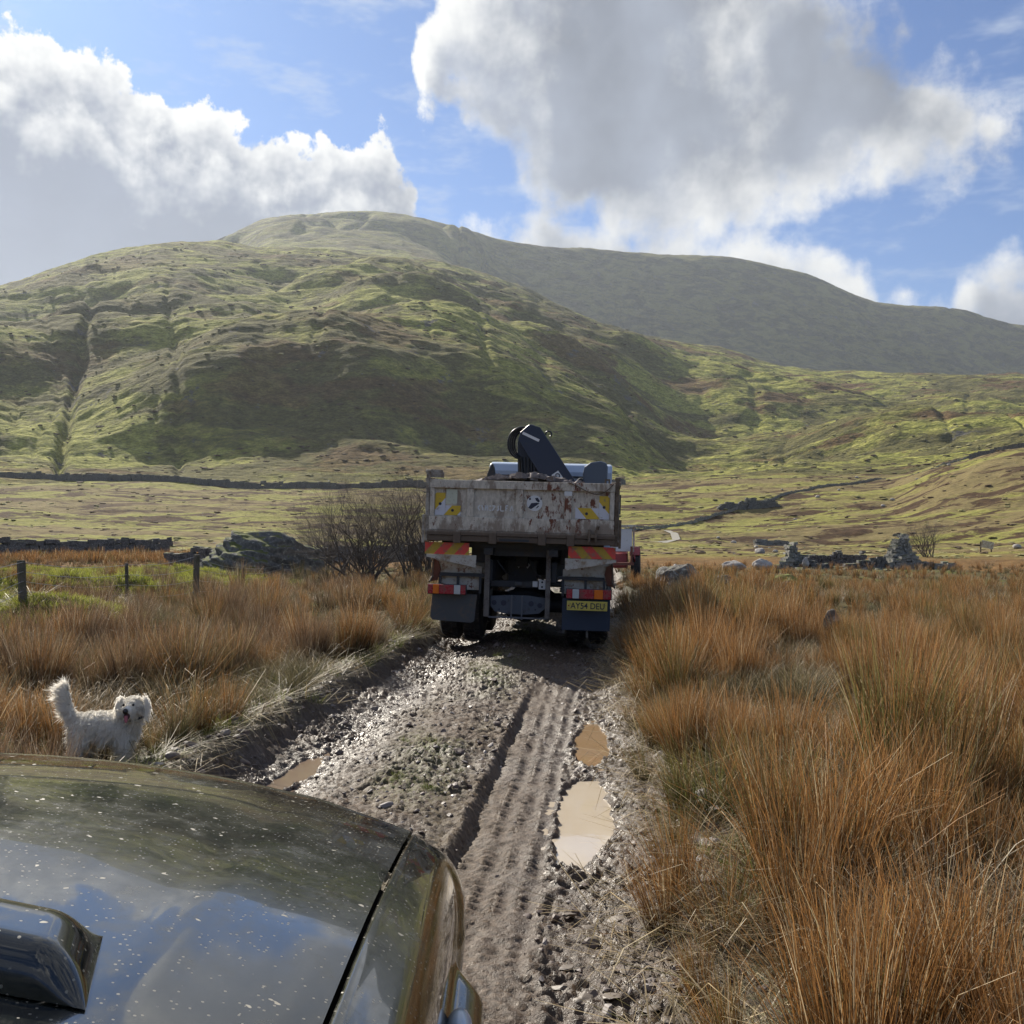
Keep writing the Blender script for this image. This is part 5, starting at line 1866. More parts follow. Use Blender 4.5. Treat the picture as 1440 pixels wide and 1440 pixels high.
# pale stones about the ruin
pale = [(1032, 50, (1.3, .8, .5), "flat pale stone in the rushes, second from the brown boulder"), (1072, 52, (1.1, .8, .62), "humped pale stone in the rushes next to the ruin's stub wall"),
        (1133, 55, (.45, .4, .55), "small pale stone at the foot of the ruin's stub wall"), (951, 45, (.45, .4, .5), "small pale stone just behind the brown boulder")]
for i, (px, Y, sz, lab) in enumerate(pale):
    x, y, _ = at(px, Y)
    boulder('rock', x, y, sz, M_ROCKP, lab, 20 + i, 4, .05, R(30 * i), 0, 6, z=gz(x, y) + .15)
x, y, _ = at(1104, 26)
boulder('rock', x, y, (1.15, .9, .55), M_ROCKM, "low flat rock capped with bright green moss among the rushes", 31, 5, .1, 0, 0, 4, z=gz(x, y) + .05)
x, y, _ = at(1018, 24.5)
boulder('rock', x, y, (.75, .4, .4), M_ROCKB, "thin grey slab of rock lying low between moss-capped rock and brown boulder", 33, 4, .1, 0, 0, 4, z=gz(x, y) + .1)
x, y, _ = at(1168, 12.5)
boulder('rock', x, y, (.2, .16, .3), M_ROCKB, "pointed stone poking out of the rushes nearest the track", 35, 4, .0, 0, 0, 5, z=gz(x, y) + .22)
# scattered pale stones out on the fields, all alike
proto = None
for i, (px, Y) in enumerate(((1032, 145), (1063, 120), (1118, 185), (1180, 230), (1242, 200), (1255, 205), (1068, 96), (1090, 100), (1010, 150), (1430, 90), (1290, 235), (1335, 240), (1205, 300), (1150, 215), (1100, 240), (1386, 300))):
    x, y, z = at(px, Y)
    if proto is None:
        proto = boulder('field_stone', x, y, (.9, .7, .6), M_ROCKP, "pale stone lying out on the grazed field", 50, 3, .15, 0, 0, 5, group='pale stones scattered over the far field')
        proto['category'] = 'rock'
    else:
        o = proto.copy()
        COL.objects.link(o)
        o.location = (x, y, z + .2)
        o.rotation_euler = (0, 0, i * 1.3)
        s = .6 + .12 * (i % 7)
        o.scale = (s, s, s)


# ------------------------------------------------------------------ walls of stacked stone
def drystone(name, pts, h, label, m=M_WALL, cat='wall', seed=1, parent=None, size=.34, thick=.6, top=None, base=-.25):
    """pts: ground polyline; top(t): height factor along it"""
    rg_ = np.random.default_rng(seed)
    b = MB()
    P2 = [np.array(p[:2], float) for p in pts]
    seg = [np.linalg.norm(P2[i + 1] - P2[i]) for i in range(len(P2) - 1)]
    tot = sum(seg)
    courses = max(2, int(round(h / (size * .62))))
    for cidx in range(courses):
        s = rg_.uniform(0, size)
        while s < tot:
            L = size * rg_.uniform(.7, 1.6)
            a, k = s + L / 2, 0
            while k < len(seg) - 1 and a > seg[k]:
                a -= seg[k]
                k += 1
            dirv_ = (P2[k + 1] - P2[k]) / seg[k]
            c = P2[k] + dirv_ * min(a, seg[k])
            t = s / tot
            hh = h * (top(t) if top else 1.0)
            zc = (cidx + .5) / courses * h
            s += L * .97
            if zc > hh * (1 + .05 * math.sin(s * 1.7 + seed)) * rg_.uniform(.90, 1.08):
                continue
            g0 = gz(*c) if parent is None else 0.0
            nrm = np.array([-dirv_[1], dirv_[0]])
            ang_ = math.atan2(dirv_[1], dirv_[0])
            for sd_ in ((-1, 1) if thick > .45 else (0,)):
                cc = c + nrm * sd_ * thick * .25 * (1 - .3 * zc / h) + rg_.normal(0, .02, 2)
                pts_ = []
                hgt = h / courses * rg_.uniform(.95, 1.35)
                jz = rg_.normal(0, .07) * size * (2.2 if cidx == courses - 1 else 1)
                for dx_ in (-1, 1):
                    for dy_ in (-1, 1):
                        for dz_ in (-1, 1):
                            v = np.array([dx_ * L * .5, dy_ * thick * (.28 if thick > .45 else .5), dz_ * hgt * .5]) * (1 + rg_.uniform(-.26, .10, 3))
                            ca_, sa_ = math.cos(ang_), math.sin(ang_)
                            pts_.append((cc[0] + v[0] * ca_ - v[1] * sa_, cc[1] + v[0] * sa_ + v[1] * ca_, g0 + base * .5 + zc + jz + v[2] + rg_.normal(0, .012)))
                b.add(pts_, [(0, 1, 3, 2), (4, 6, 7, 5), (0, 4, 5, 1), (2, 3, 7, 6), (0, 2, 6, 4), (1, 5, 7, 3)])
    # a dark rubble core so no daylight shows through
    o = b.build(name, m, parent)
    if parent is None:
        tag(o, label, cat)
    return o


def P_(px, Y):
    return ((px - 720) / 1440 * Y, Y)


drystone('stone_wall', [P_(-60, 74), P_(60, 75), P_(150, 78), P_(238, 80)], 1.35, "long low drystone wall behind the brown rushes, outermost from the boulder", seed=2, size=.5)
drystone('stone_wall', [P_(232, 62), P_(275, 62), P_(316, 61)], 1.15, "short dark drystone wall piece directly behind the mossy boulder", seed=3, size=.42, top=lambda t: .75 + .3 * t)
drystone('stone_wall', [P_(384, 60), P_(430, 62), P_(500, 66), P_(600, 72)], 1.15, "dark drystone wall running behind the leafless thicket", seed=4, size=.42, top=lambda t: .55 + .5 * min(1, t * 4))
drystone('stone_wall', [P_(-80, 318), P_(60, 316), P_(200, 312), P_(330, 308), P_(470, 304), P_(600, 300), P_(700, 290), P_(790, 285), P_(835, 292), P_(878, 315)], 1.9,
         "long dark boundary wall crossing the foot of the hill", seed=5, size=1.3, thick=.9)
drystone('stone_wall', [P_(1008, 205), P_(1050, 205), P_(1095, 208)], 2.3, "squat dark mossy stonework standing in for a shaded bank on the green slope", m=M_ROCK, seed=6, size=.45, thick=1.5, top=lambda t: .25 + .6 * abs(math.sin(3.1 * t)) + .15 * math.sin(17 * t))  # stacked stones stand in for dark, shaded grassy humps
drystone('stone_wall', [P_(1362, 250), P_(1395, 246), P_(1440, 240)], 1.7, "grey rubble wall at the edge of the brown knoll", seed=7, size=.8, thick=1.2)
drystone('stone_wall', [P_(880, 176), P_(960, 190), P_(1040, 205), P_(1120, 228), P_(1200, 250), P_(1290, 275), P_(1380, 290)], .6,
         "thin field wall climbing across the far pasture behind the ruin", seed=8, size=.5, thick=.4, m=M_RUIN)
drystone('stone_wall', [P_(1055, 140), P_(1085, 141), P_(1108, 140)], .8, "short pale slab wall lying in the middle of the field", m=M_RUIN, seed=9, size=.8, thick=.9)

# ------------------------------------------------------------------ ruined cottage
rx, ry = P_(1185, 56)
RU = empty('ruined_cottage', (rx, ry, gz(rx, ry) - .15), (0, 0, R(3)), "roofless ruined stone cottage with one pointed gable and low broken walls", "ruin")


def gab(t):
    return max(.18, 1 - abs(t - .52) * 1.55 + .05 * math.sin(t * 30))


drystone('gable_wall', [(1.95, -.6), (4.15, .3)], 2.05, '', M_RUIN, seed=11, parent=RU, size=.20, thick=.7, top=lambda t: max(.28, 1.02 - abs(t - .50) * 1.75), base=0)
drystone('gable_wall', [(2.05, -.9), (4.1, -.75)], 1.0, '', M_RUIN, seed=12, parent=RU, size=.22, thick=.6, top=lambda t: 1.0 - .9 * abs(t - .5), base=0)
drystone('pier', [(-3.15, .2), (-2.15, .25)], 1.75, '', M_RUIN, seed=13, parent=RU, size=.22, thick=.8, top=lambda t: 1 - .25 * abs(math.sin(9 * t)) if t < .58 else .55, base=0)
drystone('low_wall', [(-4.0, 0), (-3.0, -.3)], .75, '', M_RUIN, seed=14, parent=RU, size=.32, thick=.7, top=lambda t: .5 + .5 * t, base=0)
drystone('low_wall', [(-2.2, -.5), (-.8, -.35), (.6, -.45), (2.0, -.7)], .78, '', M_WALL, seed=15, parent=RU, size=.24, thick=.6, top=lambda t: .75 + .25 * math.sin(3 + 5 * t), base=0)
drystone('low_wall', [(-2.4, 3.0), (0, 3.1), (2.3, 2.9)], 1.0, '', M_WALL, seed=16, parent=RU, size=.26, thick=.6, top=lambda t: .7 + .3 * t, base=0)
drystone('low_wall', [(4.1, -.9), (5.4, -1.2)], .48, '', M_RUIN, seed=17, parent=RU, size=.4, thick=.8, base=0)
b = MB()
rg_ = np.random.default_rng(21)
for k in range(70):
    t = rg_.uniform(-3.4, 5.2)
    s = rg_.uniform(.15, .42)
    stone(b, (t, -1.0 + rg_.normal(0, .4), .1), (s * 1.3, s, s * .8), rg_)
b.build('fallen_stones', M_RUIN, RU)

# ------------------------------------------------------------------ two small signboards
x, y, z = at(1271, 88)
sg = empty('notice_board', (x, y, z), (0, 0, R(8)), "small plain grey board standing just behind the ruin's pointed gable", "sign")
MB().box(-.42, .42, -.03, .03, 1.35, 1.85).build('board', worn('grey_board', (.42, .42, .42), .6, (.2, .2, .2), .2), sg)
for s in (-.36, .36):
    MB().box(s - .04, s + .04, .032, .09, -.2, 1.8).build('post', M_BROWN, sg)
x, y, z = at(1386, 88)
sg = empty('signboard', (x, y, z), (0, 0, R(-35)), "small pale tilted board on two short legs at the edge of the green field", "sign")
MB().box(-.5, .5, -.03, .03, .35, .95, Matrix.Rotation(R(12), 4, 'Y')).build('board', M_WHITE, sg)
for s in (-.42, .42):
    MB().box(s - .05, s + .05, .032, .1, -.2, .9).build('post', M_BROWN, sg)

# ------------------------------------------------------------------ post and wire fence
M_POST = worn('weathered_post', (0.12, 0.105, 0.085), .85, (0.06, 0.065, 0.035), .5, sc=9)
M_WIRE = mat('galvanised_wire', **{'Base Color': (0.3, 0.3, 0.3, 1), 'Metallic': .8, 'Roughness': .45})
FN = empty('wire_fence', (-6.3, 13, gz(-6.3, 13)), (0, 0, 0), "post and wire fence running through the rushes towards the thicket", "fence")
fx0, fy0, fz0 = FN.location
tops = []
ZT = [1.2, 1.18, 1.10, 1.14, .72, .60, .70, .55, .50, .42, .35, .3, .25]
posts = [(35, 13.0, .115, 1.22), (180, 17, .06, 1.12), (275, 21, .13, 1.22), (343, 25.5, .075, 1.05), (397, 29.5, .07, 1.05), (424, 33, .14, 1.35), (447, 36.5, .06, 1.1), (468, 40, .06, 1.1),
         (492, 45, .06, 1.15), (517, 52, .07, 1.1), (545, 58, .07, 1.1), (572, 66, .08, 1.1)]
prev = (-210, 9.3, .07, 1.15)
for i, (px, Y, w, h) in enumerate([prev] + posts):
    X = (px - 720) / 1440 * Y
    g0 = gz(X, Y)
    lean = (rnd.uniform(-.05, .05), rnd.uniform(-.03, .03))
    b = MB()
    h = max(.55, ZT[i] - g0)
    n = 10
    rr_ = [w * .5 * (1 + .06 * math.sin(k * 2.1 + i)) for k in range(8)]
    b.tube([(lean[0] * k / 7, lean[1] * k / 7, -.3 + (h + .3) * k / 7) for k in range(8)], rr_, 7 if w < .1 else 4 if i % 2 else 8)
    o = b.build('post', M_POST, FN, bevel=.006)
    o.location = (X - fx0, Y - fy0, g0 - fz0)
    tops.append((X - fx0, Y - fy0, g0 - fz0, h, lean))
for lv in (.30, .52, .74, .96):
    b = MB()
    pts = []
    for (a, c) in zip(tops, tops[1:]):
        for q in np.linspace(0, 1, 8)[:-1]:
            ha, hc = a[2] + lv * a[3], c[2] + lv * c[3]
            pts.append((a[0] + (c[0] - a[0]) * q, a[1] + (c[1] - a[1]) * q - .05, ha + (hc - ha) * q - .06 * math.sin(math.pi * q)))
    b.tube(pts, .0035, 4)
    b.build('wire', M_WIRE, FN)


# ------------------------------------------------------------------ leafless thicket
M_TWIG = mat('twig_bark', lambda nt, b: nt.put(b.inputs['Base Color'], nt.mix(nt.noise(5, 4, .6, nt.obj()), (0.060, 0.048, 0.045), (0.15, 0.122, 0.10))), Roughness=.85)


def thicket(name, x, y, wid, hgt, label, seed, stems=9, depth=5, cat='bush', twig=.0045, lean=0.0):
    rg_ = random.Random(seed)
    root = empty(name, (x, y, gz(x, y) - .05), (0, 0, 0), label, cat)
    thick, fine = MB(), []

    def grow(p, d, L, r, lev, mb):
        n = 4
        pts, rs = [p], [r]
        q = Vector(p)
        d = Vector(d).normalized()
        for k in range(n):
            d = (d + Vector((rg_.gauss(0, .16), rg_.gauss(0, .16), rg_.gauss(0.04, .12)))).normalized()
            q = q + d * (L / n)
            pts.append(tuple(q))
            rs.append(r * (1 - .45 * (k + 1) / n))
        (trunk_mb if lev < 2 else crown_mb).tube(pts, rs, 5 if lev < 2 else 3, cap=False)
        if lev >= depth:
            return
        for k in range(rg_.choice((3, 3, 4, 4)) if lev < depth - 1 else 5):
            i = rg_.choice((1, 2, 3, 4, 4))
            nd = (Vector(pts[i]) - Vector(pts[i - 1])).normalized()
            ax = Vector((rg_.gauss(0, 1), rg_.gauss(0, 1), rg_.gauss(0, .6)))
            nd = (nd + ax.normalized() * rg_.uniform(.45, .85)).normalized()
            grow(pts[i], nd, L * rg_.uniform(.55, .82), rs[i] * .62, lev + 1, mb)

    trunk_mb, crown_mb = MB(), MB()
    for s in range(stems):
        a = rg_.uniform(0, 6.28)
        sp = rg_.uniform(.25, 1.0)
        d = (math.cos(a) * sp + lean, math.sin(a) * sp * .7, rg_.uniform(.75, 1.1))
        grow((rg_.gauss(0, wid * .10), rg_.gauss(0, wid * .07), 0), d, hgt * rg_.uniform(.42, .56), hgt * .011 * rg_.uniform(.7, 1.3), 0, None)
    for mb_, nm in ((trunk_mb, 'trunk'), (crown_mb, 'crown')):
        me = bpy.data.meshes.new(nm)
        me.from_pydata(mb_.v, [], mb_.f)
        me.materials.append(M_TWIG)
        link(bpy.data.objects.new(nm, me), root)
    return root


x, y, _ = at(520, 31)
thicket('leafless_bush', x, y, 3.6, 3.3, "tall leafless thorn thicket spreading beside the truck", 3, 19, 5, lean=-.12)
x, y, _ = at(592, 33)
thicket('leafless_bush', x, y, 3.4, 3.5, "leafless thorn thicket partly hidden by the truck's tailboard", 9, 17, 5)
x, y, _ = at(470, 36)
thicket('leafless_bush', x, y, 2.8, 2.8, "lower leafless thorn bush at the outer edge of the thicket", 14, 11, 5, lean=-.1)
x, y, _ = at(1305, 80)
thicket('leafless_bush', x, y, 3.0, 3.2, "small rounded leafless bush beyond the ruined cottage", 17, 16, 4)
x, y, _ = at(835, 150)
# ------------------------------------------------------------------ rushes and grasses
def m_blade(name, stops, pale, green, trans=0.30, rough=.55):
    def fn(nt, b):
        t = nt.attr('t')
        rn = nt.attr('rnd')
        tone = nt.attr('tone', 'INSTANCER')
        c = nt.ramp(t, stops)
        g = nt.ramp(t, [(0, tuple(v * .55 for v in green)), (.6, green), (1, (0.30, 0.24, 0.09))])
        c = nt.mix(nt.ss(nt.math('ADD', rn, nt.math('MULTIPLY', tone, .9)), 1.02, 1.12), c, g)
        c = nt.mix(nt.math('MULTIPLY', nt.ss(nt.math('SUBTRACT', rn, nt.math('MULTIPLY', tone, .12)), .83, .87), .9), c, nt.mix(t, (.26, .2, .11), pale))
        v = nt.math('FRACT', nt.math('MULTIPLY', rn, 37.0))
        c = nt.vm('SCALE', c, scale=nt.math('MULTIPLY_ADD', nt.math('POWER', v, 1.5), 1.15, .42))
        nt.put(b.inputs['Base Color'], c)
        b.inputs['Roughness'].default_value = rough
        b.inputs['Specular IOR Level'].default_value = .35
        tr = nt.n.new('ShaderNodeBsdfTranslucent')
        nt.put(tr.inputs['Color'], c)
        mx = nt.n.new('ShaderNodeMixShader')
        mx.inputs[0].default_value = trans
        nt.l.new(b.outputs[0], mx.inputs[1])
        nt.l.new(tr.outputs[0], mx.inputs[2])
        nt.l.new(mx.outputs[0], [q for q in nt.n if q.type == 'OUTPUT_MATERIAL'][0].inputs[0])
    return mat(name, fn)


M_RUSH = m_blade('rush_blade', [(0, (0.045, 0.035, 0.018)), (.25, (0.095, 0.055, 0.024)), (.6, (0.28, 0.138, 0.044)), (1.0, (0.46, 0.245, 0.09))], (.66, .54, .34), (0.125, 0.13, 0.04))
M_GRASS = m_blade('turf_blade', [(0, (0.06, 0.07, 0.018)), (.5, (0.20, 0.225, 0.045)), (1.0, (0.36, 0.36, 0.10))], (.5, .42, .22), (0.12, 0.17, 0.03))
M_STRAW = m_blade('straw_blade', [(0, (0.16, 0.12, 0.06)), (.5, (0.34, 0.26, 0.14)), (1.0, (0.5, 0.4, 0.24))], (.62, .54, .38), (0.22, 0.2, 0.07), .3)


def tuft(name, m, count, h, base_r, lean, w, seed, segs=4, droop=.25, hvar=.35, kink=.0, flat=False):
    rg_ = np.random.default_rng(seed)
    n = count
    a = rg_.uniform(0, 2 * np.pi, n)
    rr_ = base_r * np.sqrt(rg_.uniform(0, 1, n))
    bx, by = rr_ * np.cos(a), rr_ * np.sin(a)
    L = h * (1 - hvar * rg_.uniform(0, 1, n) ** 1.3)
    la = a + rg_.normal(0, .7, n)
    le = np.abs(rg_.normal(0, lean, n)) + lean * .45 * rr_ / base_r
    out = rg_.uniform(0, 1, n) < .07
    le = np.where(out, le + rg_.uniform(.4, .9, n), le)
    if flat:
        le = rg_.uniform(1.15, 1.62, n)
    dr = droop * rg_.uniform(.2, 1.3, n)
    fa = rg_.uniform(0, np.pi, n)
    # ribbon width direction: random, roughly horizontal
    sx_, sy_ = np.cos(fa), np.sin(fa)
    V = np.zeros((n, (segs + 1) * 2, 3))
    T_ = np.zeros((n, (segs + 1) * 2))
    px, py, pz = bx.copy(), by.copy(), np.zeros(n) - .02 + (rg_.uniform(.01, .07, n) if flat else 0)
    th = le.copy()
    kk = rg_.uniform(0, 1, n) < kink
    for s in range(segs + 1):
        q = s / segs
        ww = w * (1 - .75 * q ** 1.5) * .5
        V[:, 2 * s] = np.stack([px - sx_ * ww, py - sy_ * ww, pz], 1)
        V[:, 2 * s + 1] = np.stack([px + sx_ * ww, py + sy_ * ww, pz], 1)
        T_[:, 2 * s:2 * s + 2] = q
        st = L / segs
        px = px + np.cos(la) * np.sin(th) * st
        py = py + np.sin(la) * np.sin(th) * st
        pz = pz + np.cos(th) * st
        if not flat:
            th = th + dr / segs * (1 + q)
        th = np.where(kk & (s == segs // 2), th + rg_.uniform(.5, 1.4, n), th)
    R_ = np.repeat(rg_.uniform(0, 1, n), (segs + 1) * 2)
    o = (np.arange(n) * (segs + 1) * 2)[:, None]
    F = np.concatenate([o + np.array([2 * s, 2 * s + 1, 2 * s + 3, 2 * s + 2]) for s in range(segs)])
    me = np_mesh(name, V.reshape(-1, 3), F, [m], False, {'t': T_.ravel(), 'rnd': R_})
    return bpy.data.objects.new(name, me)          # a source for the scatter only


def scatter(name, pts, rot, scl, idx, tone, sources, label=None):
    """one 'stuff' object whose points carry copies of the tuft sources"""
    c = bpy.data.collections.new(name + '_kinds')
    for i, s in enumerate(sources):
        s.name = 'k%02d_%s' % (i, s.name)
        c.objects.link(s)
    n = len(pts)
    me = bpy.data.meshes.new(name)
    me.vertices.add(n)
    me.vertices.foreach_set('co', np.asarray(pts, np.float32).ravel())
    for an, arr, ty in (('rot', rot, 'FLOAT_VECTOR'), ('scl', scl, 'FLOAT_VECTOR'), ('idx', idx, 'INT'), ('tone', tone, 'FLOAT')):
        a = me.attributes.new(an, ty, 'POINT')
        a.data.foreach_set('vector' if ty == 'FLOAT_VECTOR' else 'value', np.asarray(arr, np.int32 if ty == 'INT' else np.float32).ravel())
    o = link(bpy.data.objects.new(name, me))
    g = bpy.data.node_groups.new(name, 'GeometryNodeTree')
    g.interface.new_socket('Geometry', in_out='INPUT', socket_type='NodeSocketGeometry')
    g.interface.new_socket('Geometry', in_out='OUTPUT', socket_type='NodeSocketGeometry')
    gi_, go_ = g.nodes.new('NodeGroupInput'), g.nodes.new('NodeGroupOutput')
    ip = g.nodes.new('GeometryNodeInstanceOnPoints')
    ci = g.nodes.new('GeometryNodeCollectionInfo')
    ci.inputs['Collection'].default_value = c
    ci.inputs['Separate Children'].default_value = True
    ci.inputs['Reset Children'].default_value = True

    def named(nm, ty):
        k = g.nodes.new('GeometryNodeInputNamedAttribute')
        k.data_type = ty
        k.inputs['Name'].default_value = nm
        return [s for s in k.outputs if s.enabled and s.name == 'Attribute'][0]
    er = g.nodes.new('FunctionNodeEulerToRotation')
    g.links.new(named('rot', 'FLOAT_VECTOR'), er.inputs[0])
    g.links.new(gi_.outputs[0], ip.inputs['Points'])
    g.links.new(ci.outputs[0], ip.inputs['Instance'])
    ip.inputs['Pick Instance'].default_value = True
    g.links.new(named('idx', 'INT'), ip.inputs['Instance Index'])
    g.links.new(er.outputs[0], ip.inputs['Rotation'])
    g.links.new(named('scl', 'FLOAT_VECTOR'), ip.inputs['Scale'])
    g.links.new(ip.outputs[0], go_.inputs[0])
    md_ = o.modifiers.new('scatter', 'NODES')
    md_.node_group = g
    tag(o, label, kind='stuff')
    return o


rng = np.random.default_rng(77)


def grid_pts(x0, x1, y0, y1, sp):
    gx_, gy_ = np.meshgrid(np.arange(x0, x1, sp), np.arange(y0, y1, sp), indexing='ij')
    X = gx_.ravel() + rng.uniform(-.5, .5, gx_.size) * sp
    Y = gy_.ravel() + rng.uniform(-.5, .5, gx_.size) * sp
    return X, Y


SIDE_MARGIN = 3.0


def in_view(X, Y):
    return (np.abs(X) < 0.56 * Y + SIDE_MARGIN) & (Y > -2)


MOSSY = ((-6.2, 13.2, 1.35, .95), (-9.0, 22.5, 1.5, .8), (-6.9, 24.5, 1.3, .8), (-11.6, 21, 1.4, .8), (-8.0, 28.5, 2, .9), (-9.2, 16.5, 2.6, 2.4), (-13.5, 24, 4.2, 1.7), (-11.2, 31, 3.0, 1.6), (-16, 37, 5, 2))
ROCKS = [((372 - 720) / 1440 * 34, 34, 2.0, 1.4), ((949 - 720) / 1440 * 27, 27, .62, .5), ((1104 - 720) / 1440 * 26, 26, .6, .5), (8.3 * 1.0 + 9.8, 56, 4.2, 1.0)]


def rush_mask(X, Y):
    """0..1 likelihood that rushes grow here"""
    v = X - trk_c(Y)
    k = np.where(v > 0, sst(v + .20 * fbm(Y * .9, Y * 0, 2, 91), 1.25, 1.46), sst(-v + .22 * fbm(Y * .8, Y * 0 + 7, 2, 92), 1.50, 1.80))
    for (cx, cyy, ax, ay) in MOSSY:
        k = k * (1 - .97 * (((X - cx) / ax) ** 2 + ((Y - cyy) / ay) ** 2 < 1))
    for (cx, cyy, ax, ay) in ROCKS:
        k = k * (((X - cx) / ax) ** 2 + ((Y - cyy) / ay) ** 2 > 1)
    # keep the dog clear, and the car
    k = k * (1 - ((np.abs(X - dgx) < .62) & (Y < dgy + .2) & (Y > dgy - 1.0)))
    k = k * (1 - ((X < .05) & (X > -2.1) & (Y < 2.6)))
    return k


clump = lambda X, Y: fbm(X * .55, Y * .45, 3, 95)
hmap = lambda X, Y: fbm(X * .9, Y * .8, 2, 96)

# kinds 0-5 upright rust rushes, 6-8 fanned out, 9-11 collapsed tangles of pale straw, 12-14 shorter grey-green tussocks
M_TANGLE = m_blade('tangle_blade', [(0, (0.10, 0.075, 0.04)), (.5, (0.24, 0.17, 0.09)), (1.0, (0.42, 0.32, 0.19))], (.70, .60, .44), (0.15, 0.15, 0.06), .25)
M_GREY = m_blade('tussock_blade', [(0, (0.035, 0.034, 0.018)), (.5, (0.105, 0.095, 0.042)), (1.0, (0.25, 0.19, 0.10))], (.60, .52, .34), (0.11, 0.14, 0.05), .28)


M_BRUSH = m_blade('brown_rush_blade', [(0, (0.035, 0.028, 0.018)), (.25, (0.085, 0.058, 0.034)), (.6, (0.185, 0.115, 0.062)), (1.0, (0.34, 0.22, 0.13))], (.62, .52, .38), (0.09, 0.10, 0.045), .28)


def kinds(cu, sg, w, wf):
    a = [tuft('rush', M_RUSH, int(260 * cu), 1.0, .15, .11, .0058 * w, 100 + i, sg, .30, .42, .05) for i in range(6)]
    a += [tuft('rush', M_RUSH, int(230 * cu), 1.0, .17, .36, .0056 * w, 120 + i, sg, .60, .45, .15) for i in range(3)]
    a += [tuft('tangle', M_TANGLE, int(170 * cu), .75, .26, .75, .0062 * w, 130 + i, sg, 1.1, .5, .45) for i in range(3)]
    a += [tuft('tussock', M_GREY, int(300 * cu), .62, .17, .38, .0052 * w, 150 + i, sg, .8, .45, .1) for i in range(3)]
    a += [tuft('brown_rush', M_BRUSH, int(280 * cu), 1.0, .17, .16, .0056 * w, 180 + i, sg, .35, .42, .08) for i in range(3)]
    return a


near_src = kinds(1, 4, 1, 1)
mid_src = kinds(.36, 3, 2.0, 1)
far_src = kinds(.16, 2, 4.6, 1)


def pick_kind(X, Y, n):
    f = fbm(X * .62 + 4, Y * .55, 3, 195) + rng.normal(0, .09, n)
    g = fbm(X * .8 - 7, Y * .7, 3, 196) + rng.normal(0, .09, n)
    left = (X - trk_c(Y)) < 0
    k = np.where(rng.uniform(0, 1, n) < .78, rng.integers(0, 6, n), rng.integers(6, 9, n))
    k = np.where(left & (rng.uniform(0, 1, n) < .68), rng.integers(15, 18, n), k)
    k = np.where(f > np.where(left, .06, .12), rng.integers(12, 15, n), k)
    k = np.where(g > np.where(left, .26, .17), rng.integers(9, 12, n), k)
    return k


def rush_field(name, y0, y1, sp, src, keep, hs, seed, xr=None):
    X, Y = grid_pts(-.56 * y1 - SIDE_MARGIN, .56 * y1 + SIDE_MARGIN, y0, y1, sp)
    m_ = in_view(X, Y)
    X, Y = X[m_], Y[m_]
    k = rush_mask(X, Y)
    m_ = rng.uniform(0, 1, len(X)) < k * keep(X, Y)
    X, Y = X[m_], Y[m_]
    v = X - trk_c(Y)
    Z = ground_z(X, Y)
    n = len(X)
    edge = np.where(v > 0, sst(v, 1.2, 2.0), sst(-v, 1.4, 2.1))
    H = hs(X, Y) * (0.55 + .45 * edge) * rng.uniform(.70, 1.15, n) * (1 + .95 * hmap(X, Y))
    # tufts at the verge lean out over the track
    leanx = np.where(v > 0, -1, 1) * (1 - edge) * .24
    phi = rng.uniform(0, 6.28, n)
    rot = np.stack([leanx * np.sin(phi) + rng.normal(0, .06, n), leanx * np.cos(phi) + rng.normal(0, .07, n), phi], 1)
    # keep lean in world frame: rotate about z first -> encode with small tilt only
    scl = np.stack([H * .95, H * .95, H], 1)
    tone = np.clip(.22 + 1.1 * clump(X, Y) + rng.normal(0, .10, n), 0, 1)
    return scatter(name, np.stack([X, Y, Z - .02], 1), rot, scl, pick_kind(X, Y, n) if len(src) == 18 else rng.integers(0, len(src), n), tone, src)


def h_near(X, Y):
    v = X - trk_c(Y)
    return np.where(v > 0, .66 - .16 * sst(Y, 5, 13) * sst(v, 3, 5) + .14 * sst(Y, 10, 13) * (1 - sst(v, 2.5, 4)), .66 - .10 * sst(Y, 9, 15))


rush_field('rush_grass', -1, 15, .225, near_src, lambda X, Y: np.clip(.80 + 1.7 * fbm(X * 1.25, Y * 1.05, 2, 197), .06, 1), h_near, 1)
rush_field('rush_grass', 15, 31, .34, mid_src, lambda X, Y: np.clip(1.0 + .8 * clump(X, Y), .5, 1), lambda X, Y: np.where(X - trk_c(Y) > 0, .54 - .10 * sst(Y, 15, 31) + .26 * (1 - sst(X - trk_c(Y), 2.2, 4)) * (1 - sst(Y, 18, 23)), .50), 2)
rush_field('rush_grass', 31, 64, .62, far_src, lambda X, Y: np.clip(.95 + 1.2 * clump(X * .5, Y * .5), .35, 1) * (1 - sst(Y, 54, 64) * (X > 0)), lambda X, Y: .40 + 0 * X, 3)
rush_field('rush_grass', 64, 78, .9, [tuft('rush', M_RUSH, 60, 1.0, .6, .20, .04, 170 + i, 2, .3, .5) for i in range(3)], lambda X, Y: 1.0 * (X < -8), lambda X, Y: .6 + 0 * X, 4)

